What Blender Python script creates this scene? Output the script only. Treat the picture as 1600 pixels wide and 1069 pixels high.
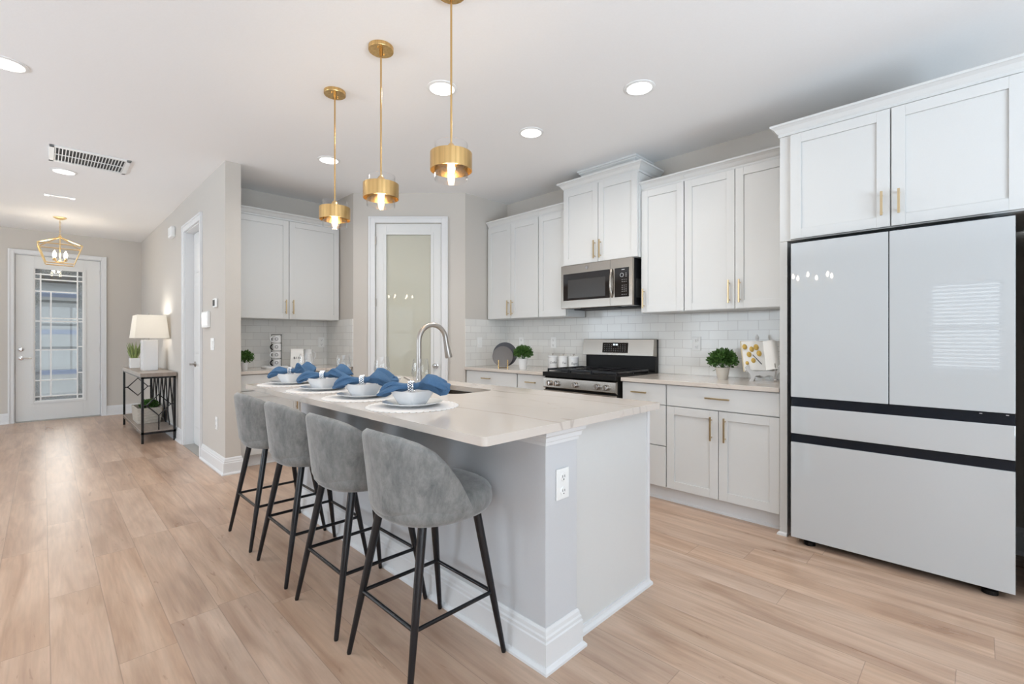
import bpy, bmesh, math, random
from math import pi, sin, cos, radians, sqrt
from mathutils import Vector, Matrix

for o in list(bpy.data.objects): bpy.data.objects.remove(o, do_unlink=True)
SC = bpy.context.scene
COL = SC.collection
random.seed(7)

# ------------------------------------------------------------------ camera, world, lights, exposure
CEIL = 2.82
cam_d = bpy.data.cameras.new('camera'); cam = bpy.data.objects.new('camera', cam_d); COL.objects.link(cam)
cam.location = (0, 0, 1.222); cam.rotation_euler = (pi/2, 0, -pi/4)
cam_d.sensor_width = 36; cam_d.lens = 733/1600*36; cam_d.shift_y = -5.1/1600; cam_d.clip_start = .02
SC.camera = cam
SC.view_settings.view_transform = 'Standard'; SC.view_settings.look = 'None'
SC.view_settings.gamma = 1; SC.view_settings.use_curve_mapping = False
SC.view_settings.exposure = -0.18

W = bpy.data.worlds.new('world'); SC.world = W; W.use_nodes = True
bg = W.node_tree.nodes['Background']; bg.inputs[0].default_value = (.86, .93, 1, 1); bg.inputs[1].default_value = 3.0

def area_light(name, loc, direction, sx, sy, power, col=(1, 1, 1), parent=None, shape='RECTANGLE', spread=pi):
    d = bpy.data.lights.new(name, 'AREA'); d.shape = shape; d.size = sx; d.size_y = sy
    d.energy = power; d.color = col; d.spread = spread
    o = bpy.data.objects.new(name, d); COL.objects.link(o)
    o.location = loc; o.rotation_euler = Vector(direction).to_track_quat('-Z', 'Y').to_euler()
    if parent: o.parent = parent
    return o
# area lamps for daylight, outside the entry door and the unseen added openings
DAY = (.72, .86, 1.0); UPFILL = (.66, .83, 1.0)
area_light('daylight_back', (-.6, -3.95, 1.35), (0, 1, .05), 5.4, 2.3, 38, DAY)
area_light('daylight_left_near', (-4.5, -1.9, 1.5), (1, 0, 0), 1.5, 1.6, 25, DAY)
area_light('daylight_left_far', (-4.5, 4.3, 1.5), (1, 0, 0), 2.6, 1.8, 85, DAY)
area_light('hall_fill_left', (-4.5, 7.9, 1.5), (1, 0, 0), 2.0, 1.8, 60, DAY)  # added together with its window to brighten the front wall
area_light('hall_fill_up', (-5.9, 7.9, -.30), (.15, 0, .98), 2.4, 2.4, 70, UPFILL)  # added upward lamp, more light for the hall end
area_light('daylight_entry', (.17, 10.6, 1.6), (0, -1, -.35), .9, 2.0, 30, (1, .97, .93))
# unseen upward lamps added to brighten the ceilings; no paving is built
area_light('ceiling_fill_back', (-.6, -5.7, -.40), (0, .08, 1), 6.0, 3.2, 1900, UPFILL)
area_light('ceiling_fill_side', (-5.9, 4.3, -.30), (.15, 0, .98), 2.4, 3.4, 760, UPFILL)

# ------------------------------------------------------------------ materials
def newmat(name):
    m = bpy.data.materials.new(name); m.use_nodes = True
    nt = m.node_tree; b = nt.nodes['Principled BSDF']
    return m, nt, b
def N(nt, t, **kw):
    n = nt.nodes.new(t)
    for k, v in kw.items(): setattr(n, k, v)
    return n
def L(nt, a, b): nt.links.new(a, b)
def srgb(r, g, b):
    f = lambda c: (c/255/12.92) if c/255 <= .04045 else ((c/255+.055)/1.055)**2.4
    return (f(r), f(g), f(b), 1)
def math_n(nt, op, a, b=None, c=None):
    n = N(nt, 'ShaderNodeMath', operation=op)
    for i, v in enumerate((a, b, c)):
        if v is None: continue
        if isinstance(v, (int, float)): n.inputs[i].default_value = v
        else: L(nt, v, n.inputs[i])
    return n.outputs[0]
def mixc(nt, fac, a, b, blend='MIX'):
    n = N(nt, 'ShaderNodeMix', data_type='RGBA', blend_type=blend)
    if isinstance(fac, (int, float)): n.inputs[0].default_value = fac
    else: L(nt, fac, n.inputs[0])
    for i, v in ((6, a), (7, b)):
        if isinstance(v, tuple): n.inputs[i].default_value = v
        else: L(nt, v, n.inputs[i])
    return n.outputs[2]
def plain(name, col, rough=.5, metal=0, bump=0, bscale=200, var=0, **kw):
    m, nt, b = newmat(name)
    b.inputs['Base Color'].default_value = col; b.inputs['Roughness'].default_value = rough
    b.inputs['Metallic'].default_value = metal
    for k, v in kw.items(): b.inputs[k.replace('_', ' ')].default_value = v
    tc = N(nt, 'ShaderNodeTexCoord')
    ns = N(nt, 'ShaderNodeTexNoise'); ns.inputs['Scale'].default_value = bscale; ns.inputs['Detail'].default_value = 3
    L(nt, tc.outputs['Object'], ns.inputs['Vector'])
    if bump:
        bp = N(nt, 'ShaderNodeBump'); bp.inputs['Strength'].default_value = bump; bp.inputs['Distance'].default_value = .002
        L(nt, ns.outputs[0], bp.inputs['Height']); L(nt, bp.outputs[0], b.inputs['Normal'])
    v = var or .02
    hi = tuple(min(1, c*(1+v)) for c in col[:3])+(1,); lo = tuple(c*(1-v) for c in col[:3])+(1,)
    L(nt, mixc(nt, ns.outputs[0], lo, hi), b.inputs['Base Color'])
    return m
M = {}
M['ceiling'] = plain('ceiling_paint', srgb(244, 243, 242), .9, bump=.25, bscale=90)
M['wall'] = plain('greige_wall_paint', srgb(201, 195, 187), .75, bump=.08, bscale=150)
M['trim'] = plain('white_trim_paint', srgb(224, 224, 224), .35)
M['cab'] = plain('white_cabinet_paint', srgb(214, 214, 212), .32)
M['islandgrey'] = plain('grey_island_paint', srgb(203, 204, 206), .6, bump=.05)
M['door'] = plain('white_door_paint', srgb(222, 222, 220), .35)
M['blackmetal'] = plain('black_metal', (.008, .008, .010, 1), .2, Specular_IOR_Level=.45)
M['black'] = plain('black_plastic', (.006, .0055, .005, 1), .4, Specular_IOR_Level=.2)
M['blackglass'] = plain('black_glass', (.010, .007, .006, 1), .06)
M['chrome'] = plain('chrome', (.75, .75, .76, 1), .12, 1)
M['nickel'] = plain('satin_nickel', (.42, .39, .36, 1), .34, 1)
M['porcelain'] = plain('white_porcelain', srgb(232, 232, 232), .12)
M['plasticwhite'] = plain('white_plastic', srgb(238, 238, 236), .35)
M['fridgeglass'] = plain('white_fridge_glass', srgb(190, 193, 194), .02, Coat_Weight=1.0, Coat_Roughness=.004, Coat_IOR=1.6)
M['fridgeblack'] = plain('fridge_black_trim', (.004, .007, .013, 1), .22, Specular_IOR_Level=.3)
M['mat'] = plain('white_woven_placemat', srgb(228, 226, 224), .8, bump=.8, bscale=350)
M['soil'] = plain('potting_soil', (.03, .02, .012, 1), .9)
M['shade'] = None
M['paper'] = plain('page_paper', srgb(244, 242, 238), .8)
M['ceramic_cream'] = plain('cream_ceramic_pot', srgb(222, 214, 202), .6)
M['slot'] = plain('dark_slot', (.02, .02, .02, 1), .6)
M['greyplate'] = plain('charcoal_stoneware', srgb(74, 74, 80), .45)
M['taupeplate'] = plain('taupe_stoneware', srgb(112, 108, 106), .5)
M['threshold'] = plain('grey_threshold_metal', srgb(170, 165, 158), .4, .3)
M['concrete'] = plain('porch_concrete', srgb(150, 146, 140), .8)
M['siding'] = plain('pale_grey_stucco', srgb(150, 150, 149), .8, bump=.3, bscale=60)
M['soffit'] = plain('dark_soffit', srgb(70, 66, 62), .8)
M['blueband'] = plain('blue_grey_band', srgb(120, 128, 148), .6)
M['pottery_text'] = plain('dark_ink', (.03, .03, .035, 1), .7)
M['yellowfruit'] = plain('yellow_tulip_print', srgb(205, 170, 85), .7, var=.3, bscale=60)

def brushed(name, c1, c2, rough, axis_scale, metal=1, rvar=.05):
    m, nt, b = newmat(name)
    tc = N(nt, 'ShaderNodeTexCoord'); mp = N(nt, 'ShaderNodeMapping'); mp.inputs['Scale'].default_value = axis_scale
    L(nt, tc.outputs['Object'], mp.inputs[0])
    ns = N(nt, 'ShaderNodeTexNoise'); ns.inputs['Scale'].default_value = 1; ns.inputs['Detail'].default_value = 4
    L(nt, mp.outputs[0], ns.inputs['Vector'])
    L(nt, mixc(nt, ns.outputs[0], c1, c2), b.inputs['Base Color'])
    b.inputs['Metallic'].default_value = metal
    L(nt, math_n(nt, 'MULTIPLY_ADD', ns.outputs[0], rvar, rough-rvar/2), b.inputs['Roughness'])
    b.inputs['Anisotropic'].default_value = .6
    return m
M['steel'] = brushed('brushed_stainless', (.37, .335, .295, 1), (.42, .385, .345, 1), .26, (3, 3, 300))
M['brass'] = brushed('brushed_brass', (.42, .25, .09, 1), (.95, .66, .30, 1), .24, (75, 75, 1))  # brush streaks, contrast widened to stand in for missing reflections
M['pullbrass'] = brushed('champagne_brass_pull', (.50, .38, .22, 1), (.66, .52, .33, 1), .32, (90, 90, 8))
M['lanternbrass'] = brushed('lantern_gold', (.80, .58, .28, 1), (.95, .75, .42, 1), .35, (60, 60, 8))

def glass_thin(name, tint=(1, 1, 1, 1), rough=0.0, base=.04, edge=.85):
    m = bpy.data.materials.new(name); m.use_nodes = True; nt = m.node_tree
    for n in list(nt.nodes):
        if n.type != 'OUTPUT_MATERIAL': nt.nodes.remove(n)
    out = [n for n in nt.nodes if n.type == 'OUTPUT_MATERIAL'][0]
    tr = N(nt, 'ShaderNodeBsdfTransparent'); tr.inputs[0].default_value = tint; lw = N(nt, 'ShaderNodeLayerWeight'); lw.inputs[0].default_value = .5
    gl = N(nt, 'ShaderNodeBsdfGlossy'); gl.inputs['Roughness'].default_value = rough
    f5 = math_n(nt, 'MULTIPLY_ADD', math_n(nt, 'POWER', lw.outputs['Facing'], 4.0), edge, base)
    mx = N(nt, 'ShaderNodeMixShader'); L(nt, f5, mx.inputs[0])
    L(nt, tr.outputs[0], mx.inputs[1]); L(nt, gl.outputs[0], mx.inputs[2]); L(nt, mx.outputs[0], out.inputs[0])
    return m
M['glass'] = glass_thin('clear_glass')
M['windowglass'] = glass_thin('window_glass')
M['leadedglass'] = glass_thin('leaded_glass', (.86, .88, .88, 1))

def texglass():
    m, nt, b = newmat('textured_glass'); tc = N(nt, 'ShaderNodeTexCoord'); v = N(nt, 'ShaderNodeTexVoronoi'); v.inputs['Scale'].default_value = 70; L(nt, tc.outputs['Object'], v.inputs['Vector'])
    b.inputs['Base Color'].default_value = (.42, .43, .44, 1); b.inputs['Roughness'].default_value = .2
    tr = N(nt, 'ShaderNodeBsdfTransparent'); mx = N(nt, 'ShaderNodeMixShader'); L(nt, math_n(nt, 'MULTIPLY_ADD', v.outputs[0], .7, .25), mx.inputs[0])
    out = [n for n in nt.nodes if n.type == 'OUTPUT_MATERIAL'][0]; L(nt, tr.outputs[0], mx.inputs[1]); L(nt, b.outputs[0], mx.inputs[2]); L(nt, mx.outputs[0], out.inputs[0]); return m
M['texglass'] = texglass()
def frosted():
    m, nt, b = newmat('frosted_pantry_glass')
    b.inputs['Base Color'].default_value = srgb(188, 186, 170); b.inputs['Roughness'].default_value = .45
    b.inputs['Coat Weight'].default_value = 1; b.inputs['Coat Roughness'].default_value = .01; b.inputs['Coat IOR'].default_value = 1.55
    tc = N(nt, 'ShaderNodeTexCoord'); ns = N(nt, 'ShaderNodeTexNoise'); ns.inputs['Scale'].default_value = 900
    L(nt, tc.outputs['Object'], ns.inputs['Vector']); bp = N(nt, 'ShaderNodeBump'); bp.inputs['Strength'].default_value = .1
    bp.inputs['Distance'].default_value = .001; L(nt, ns.outputs[0], bp.inputs['Height']); L(nt, bp.outputs[0], b.inputs['Normal']); L(nt, N(nt, 'ShaderNodeNewGeometry').outputs['Normal'], b.inputs['Coat Normal'])
    return m
M['frosted'] = frosted()

def emit(name, col, strength):
    m, nt, b = newmat(name); b.inputs['Base Color'].default_value = col
    b.inputs['Emission Color'].default_value = col; b.inputs['Emission Strength'].default_value = strength
    return m
M['downlens'] = emit('downlight_lens', (1, .98, .95, 1), 3.0)
M['bulb'] = emit('warm_bulb', (1, .86, .66, 1), 22)
M['filament'] = emit('glowing_filament', (1, .80, .52, 1), 30)
M['display'] = emit('lit_display', (.75, .85, .9, 1), 1.5)

def lampshade():
    m, nt, b = newmat('linen_lamp_shade')
    b.inputs['Base Color'].default_value = srgb(240, 236, 228); b.inputs['Roughness'].default_value = .8
    tl = N(nt, 'ShaderNodeBsdfTranslucent'); tl.inputs[0].default_value = (.93, .91, .87, 1)
    mx = N(nt, 'ShaderNodeMixShader'); mx.inputs[0].default_value = .45
    out = [n for n in nt.nodes if n.type == 'OUTPUT_MATERIAL'][0]
    L(nt, b.outputs[0], mx.inputs[1]); L(nt, tl.outputs[0], mx.inputs[2]); L(nt, mx.outputs[0], out.inputs[0])
    return m
M['shade'] = lampshade()

def floor_mat():
    m, nt, b = newmat('oak_plank_floor')
    tc = N(nt, 'ShaderNodeTexCoord'); sp = N(nt, 'ShaderNodeSeparateXYZ'); L(nt, tc.outputs['Object'], sp.inputs[0])
    PW, PL = .182, 1.22
    xi = math_n(nt, 'DIVIDE', math_n(nt, 'ADD', sp.outputs[0], 50.03), PW); row = math_n(nt, 'FLOOR', xi)
    w1 = N(nt, 'ShaderNodeTexWhiteNoise', noise_dimensions='1D'); L(nt, row, w1.inputs['W'])
    yi = math_n(nt, 'ADD', math_n(nt, 'DIVIDE', math_n(nt, 'ADD', sp.outputs[1], 50), PL), w1.outputs[0]); pc = math_n(nt, 'FLOOR', yi)
    cb = N(nt, 'ShaderNodeCombineXYZ'); L(nt, row, cb.inputs[0]); L(nt, pc, cb.inputs[1])
    w2 = N(nt, 'ShaderNodeTexWhiteNoise', noise_dimensions='3D'); L(nt, cb.outputs[0], w2.inputs['Vector'])
    rnd = w2.outputs[0]
    # grain coordinates shifted per plank
    off = N(nt, 'ShaderNodeVectorMath', operation='SCALE'); L(nt, w2.outputs[1], off.inputs[0]); off.inputs['Scale'].default_value = 40
    ad = N(nt, 'ShaderNodeVectorMath', operation='ADD'); L(nt, tc.outputs['Object'], ad.inputs[0]); L(nt, off.outputs[0], ad.inputs[1])
    def grain(scale, vec, det=5, dist=0.0):
        mp = N(nt, 'ShaderNodeMapping'); mp.inputs['Scale'].default_value = vec; L(nt, ad.outputs[0], mp.inputs[0])
        n = N(nt, 'ShaderNodeTexNoise'); n.inputs['Scale'].default_value = scale; n.inputs['Detail'].default_value = det
        n.inputs['Distortion'].default_value = dist; L(nt, mp.outputs[0], n.inputs['Vector']); return n.outputs[0]
    g1 = grain(1, (9, 1.1, 1), 6, .9); g2 = grain(1, (70, 4, 1), 4, .3); g3 = grain(1, (3, 1.6, 1), 3, .5)
    cr = N(nt, 'ShaderNodeValToRGB'); L(nt, g1, cr.inputs[0])
    e = cr.color_ramp.elements; e[0].position = .25; e[0].color = srgb(166, 133, 110); e[1].position = .78; e[1].color = srgb(212, 185, 163)
    x = cr.color_ramp.elements.new(.5); x.color = srgb(193, 163, 140)
    c = cr.outputs[0]
    kr = N(nt, 'ShaderNodeValToRGB'); L(nt, g3, kr.inputs[0])      # darker heart streaks
    e = kr.color_ramp.elements; e[0].position = .62; e[0].color = (1, 1, 1, 1); e[1].position = .80; e[1].color = (.72, .66, .60, 1)
    c = mixc(nt, .8, c, kr.outputs[0], 'MULTIPLY')
    g4 = grain(1, (30, 5, 1), 5, 1.5); kn = N(nt, 'ShaderNodeValToRGB'); L(nt, g4, kn.inputs[0])      # small knots and pores
    e = kn.color_ramp.elements; e[0].position = .66; e[0].color = (1, 1, 1, 1); e[1].position = .74; e[1].color = (.62, .54, .48, 1)
    c = mixc(nt, .6, c, kn.outputs[0], 'MULTIPLY')
    fine = N(nt, 'ShaderNodeMapRange'); L(nt, g2, fine.inputs[0]); fine.inputs[1].default_value = .3; fine.inputs[2].default_value = .7
    fine.inputs[3].default_value = .90; fine.inputs[4].default_value = 1.07
    v = N(nt, 'ShaderNodeMapRange'); L(nt, rnd, v.inputs[0]); v.inputs[3].default_value = .95; v.inputs[4].default_value = 1.04
    tot = math_n(nt, 'MULTIPLY', fine.outputs[0], v.outputs[0])
    hs = N(nt, 'ShaderNodeHueSaturation'); L(nt, c, hs.inputs['Color']); L(nt, tot, hs.inputs['Value'])
    s = N(nt, 'ShaderNodeMapRange'); L(nt, w2.outputs[1], s.inputs[0]); s.inputs[3].default_value = .92; s.inputs[4].default_value = 1.08
    L(nt, s.outputs[0], hs.inputs['Saturation'])
    # seams
    fx = math_n(nt, 'FRACT', xi); fy = math_n(nt, 'FRACT', yi)
    ex = math_n(nt, 'MULTIPLY', math_n(nt, 'MINIMUM', fx, math_n(nt, 'SUBTRACT', 1, fx)), PW)
    ey = math_n(nt, 'MULTIPLY', math_n(nt, 'MINIMUM', fy, math_n(nt, 'SUBTRACT', 1, fy)), PL)
    ed = math_n(nt, 'MINIMUM', ex, ey)
    sm = N(nt, 'ShaderNodeMapRange'); L(nt, ed, sm.inputs[0]); sm.inputs[1].default_value = .0005; sm.inputs[2].default_value = .0022
    sm.inputs[3].default_value = .70; sm.inputs[4].default_value = 1
    cc = N(nt, 'ShaderNodeCombineXYZ')
    for i in range(3): L(nt, sm.outputs[0], cc.inputs[i])
    L(nt, mixc(nt, 1, hs.outputs[0], cc.outputs[0], 'MULTIPLY'), b.inputs['Base Color'])
    L(nt, math_n(nt, 'MULTIPLY_ADD', g1,   .12, .24), b.inputs['Roughness'])
    bp = N(nt, 'ShaderNodeBump'); bp.inputs['Strength'].default_value = .15; bp.inputs['Distance'].default_value = .002
    L(nt, math_n(nt, 'MULTIPLY', sm.outputs[0], fine.outputs[0]), bp.inputs['Height']); L(nt, bp.outputs[0], b.inputs['Normal'])
    return m
M['floor'] = floor_mat()

def quartz(name, base, vein):
    m, nt, b = newmat(name); tc = N(nt, 'ShaderNodeTexCoord')
    def vn(scale, rot, width, seed):
        mp = N(nt, 'ShaderNodeMapping'); mp.inputs['Rotation'].default_value = (0, 0, rot); mp.inputs['Scale'].default_value = (scale*2.4, scale*.45, scale)
        mp.inputs['Location'].default_value = (seed, seed*1.7, seed)
        L(nt, tc.outputs['Object'], mp.inputs[0]); n = N(nt, 'ShaderNodeTexNoise'); n.inputs['Scale'].default_value = 1; n.inputs['Detail'].default_value = 3
        n.inputs['Distortion'].default_value = .35; L(nt, mp.outputs[0], n.inputs['Vector'])
        a = math_n(nt, 'ABSOLUTE', math_n(nt, 'SUBTRACT', n.outputs[0], .5))
        r = N(nt, 'ShaderNodeMapRange'); L(nt, a, r.inputs[0]); r.inputs[1].default_value = 0; r.inputs[2].default_value = width
        r.inputs[3].default_value = 1; r.inputs[4].default_value = 0; return r.outputs[0]
    a = math_n(nt, 'MULTIPLY', vn(1.0, radians(-62), .012, 3.3), .75)
    c = math_n(nt, 'MULTIPLY', vn(1.7, radians(-40), .008, 9.1), .35)
    f = math_n(nt, 'MAXIMUM', a, c)
    n2 = N(nt, 'ShaderNodeTexNoise'); n2.inputs['Scale'].default_value = 2.5; L(nt, tc.outputs['Object'], n2.inputs['Vector'])
    f = math_n(nt, 'MULTIPLY', f, n2.outputs[0])
    cl = N(nt, 'ShaderNodeTexNoise'); cl.inputs['Scale'].default_value = 5; cl.inputs['Detail'].default_value = 6; L(nt, tc.outputs['Object'], cl.inputs['Vector'])
    bc = mixc(nt, cl.outputs[0], tuple(x*.96 for x in base[:3])+(1,), base)
    L(nt, mixc(nt, f, bc, vein), b.inputs['Base Color']); b.inputs['Roughness'].default_value = .12
    return m
M['quartz'] = quartz('veined_white_quartz', srgb(210, 200, 190), srgb(132, 112, 98))

def velvet():
    m, nt, b = newmat('grey_brushed_velvet'); tc = N(nt, 'ShaderNodeTexCoord')
    a = N(nt, 'ShaderNodeTexNoise'); a.inputs['Scale'].default_value = 1; a.inputs['Detail'].default_value = 9; a.inputs['Roughness'].default_value = .78; a.inputs['Distortion'].default_value = .25
    mp = N(nt, 'ShaderNodeMapping'); mp.inputs['Scale'].default_value = (17, 17, 9); L(nt, tc.outputs['Object'], mp.inputs[0]); L(nt, mp.outputs[0], a.inputs['Vector'])
    r = N(nt, 'ShaderNodeValToRGB'); L(nt, a.outputs[0], r.inputs[0]); e = r.color_ramp.elements
    e[0].position = .3; e[0].color = srgb(90, 92, 92); e[1].position = .72; e[1].color = srgb(150, 149, 146)
    L(nt, r.outputs[0], b.inputs['Base Color']); b.inputs['Roughness'].default_value = .85
    b.inputs['Sheen Weight'].default_value = .5; b.inputs['Sheen Roughness'].default_value = .4
    f = N(nt, 'ShaderNodeTexNoise'); f.inputs['Scale'].default_value = 420; L(nt, tc.outputs['Object'], f.inputs['Vector'])
    bp = N(nt, 'ShaderNodeBump'); bp.inputs['Strength'].default_value = .35; bp.inputs['Distance'].default_value = .002
    L(nt, f.outputs[0], bp.inputs['Height']); L(nt, bp.outputs[0], b.inputs['Normal'])
    return m
M['velvet'] = velvet()
def linen(name, c1, c2):
    m, nt, b = newmat(name); tc = N(nt, 'ShaderNodeTexCoord')
    a = N(nt, 'ShaderNodeTexNoise'); a.inputs['Scale'].default_value = 300; a.inputs['Detail'].default_value = 3; L(nt, tc.outputs['Object'], a.inputs['Vector'])
    L(nt, mixc(nt, a.outputs[0], c1, c2), b.inputs['Base Color']); b.inputs['Roughness'].default_value = .9
    bp = N(nt, 'ShaderNodeBump'); bp.inputs['Strength'].default_value = .3; bp.inputs['Distance'].default_value = .001
    L(nt, a.outputs[0], bp.inputs['Height']); L(nt, bp.outputs[0], b.inputs['Normal']); return m
M['napkin'] = linen('blue_linen', srgb(52, 86, 122), srgb(80, 114, 148))

def tile_mat(name, axis):
    m, nt, b = newmat(name); tc = N(nt, 'ShaderNodeTexCoord'); sp = N(nt, 'ShaderNodeSeparateXYZ'); L(nt, tc.outputs['Object'], sp.inputs[0])
    cb = N(nt, 'ShaderNodeCombineXYZ'); L(nt, sp.outputs[axis], cb.inputs[0]); L(nt, math_n(nt, 'ADD', sp.outputs[2], .075*0+.135), cb.inputs[1])
    br = N(nt, 'ShaderNodeTexBrick'); L(nt, cb.outputs[0], br.inputs['Vector']); br.offset = .5
    br.inputs['Scale'].default_value = 1; br.inputs['Brick Width'].default_value = .152; br.inputs['Row Height'].default_value = .075
    br.inputs['Mortar Size'].default_value = .0013; br.inputs['Mortar Smooth'].default_value = .1; br.inputs['Bias'].default_value = 0
    br.inputs['Color1'].default_value = srgb(226, 225, 221); br.inputs['Color2'].default_value = srgb(234, 233, 229); br.inputs['Mortar'].default_value = srgb(196, 192, 188)
    L(nt, br.outputs[0], b.inputs['Base Color']); b.inputs['Roughness'].default_value = .14
    inv = math_n(nt, 'SUBTRACT', 1, br.outputs[1]); wv = N(nt, 'ShaderNodeTexNoise'); wv.inputs['Scale'].default_value = 14; L(nt, tc.outputs['Object'], wv.inputs['Vector'])
    bp = N(nt, 'ShaderNodeBump'); bp.inputs['Strength'].default_value = .5; bp.inputs['Distance'].default_value = .0015
    L(nt, math_n(nt, 'ADD', inv, math_n(nt, 'MULTIPLY', wv.outputs[0], .5)), bp.inputs['Height']); L(nt, bp.outputs[0], b.inputs['Normal'])
    return m
M['tileY'] = tile_mat('subway_tile_run_y', 1); M['tileX'] = tile_mat('subway_tile_run_x', 0)

def leaf_mat(name, c1, c2):
    m, nt, b = newmat(name); tc = N(nt, 'ShaderNodeTexCoord'); a = N(nt, 'ShaderNodeTexNoise'); a.inputs['Scale'].default_value = 60
    L(nt, tc.outputs['Object'], a.inputs['Vector']); L(nt, mixc(nt, a.outputs[0], c1, c2), b.inputs['Base Color']); b.inputs['Roughness'].default_value = .45; return m
M['leaf'] = leaf_mat('boxwood_leaf', srgb(22, 56, 18), srgb(92, 132, 58)); M['succulent'] = leaf_mat('pale_succulent', srgb(90, 112, 60), srgb(150, 160, 96))
def wood(name, c1, c2):
    m, nt, b = newmat(name); tc = N(nt, 'ShaderNodeTexCoord'); mp = N(nt, 'ShaderNodeMapping'); mp.inputs['Scale'].default_value = (40, 3, 10); L(nt, tc.outputs['Object'], mp.inputs[0])
    a = N(nt, 'ShaderNodeTexNoise'); a.inputs['Detail'].default_value = 5; a.inputs['Scale'].default_value = 1; L(nt, mp.outputs[0], a.inputs['Vector'])
    L(nt, mixc(nt, a.outputs[0], c1, c2), b.inputs['Base Color']); b.inputs['Roughness'].default_value = .35; return m
M['greywood'] = wood('grey_washed_wood', srgb(120, 108, 100), srgb(168, 154, 142))
def weave():
    m, nt, b = newmat('whitewashed_wicker'); tc = N(nt, 'ShaderNodeTexCoord'); wv = N(nt, 'ShaderNodeTexWave'); wv.inputs['Scale'].default_value = 22; wv.bands_direction = 'Z'; wv.inputs['Distortion'].default_value = 2.5
    L(nt, tc.outputs['Object'], wv.inputs['Vector']); L(nt, mixc(nt, wv.outputs[0], srgb(168, 156, 140), srgb(226, 220, 210)), b.inputs['Base Color']); b.inputs['Roughness'].default_value = .8
    bp = N(nt, 'ShaderNodeBump'); bp.inputs['Distance'].default_value = .006; L(nt, wv.outputs[0], bp.inputs['Height']); L(nt, bp.outputs[0], b.inputs['Normal']); return m
M['wicker'] = weave()

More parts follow.
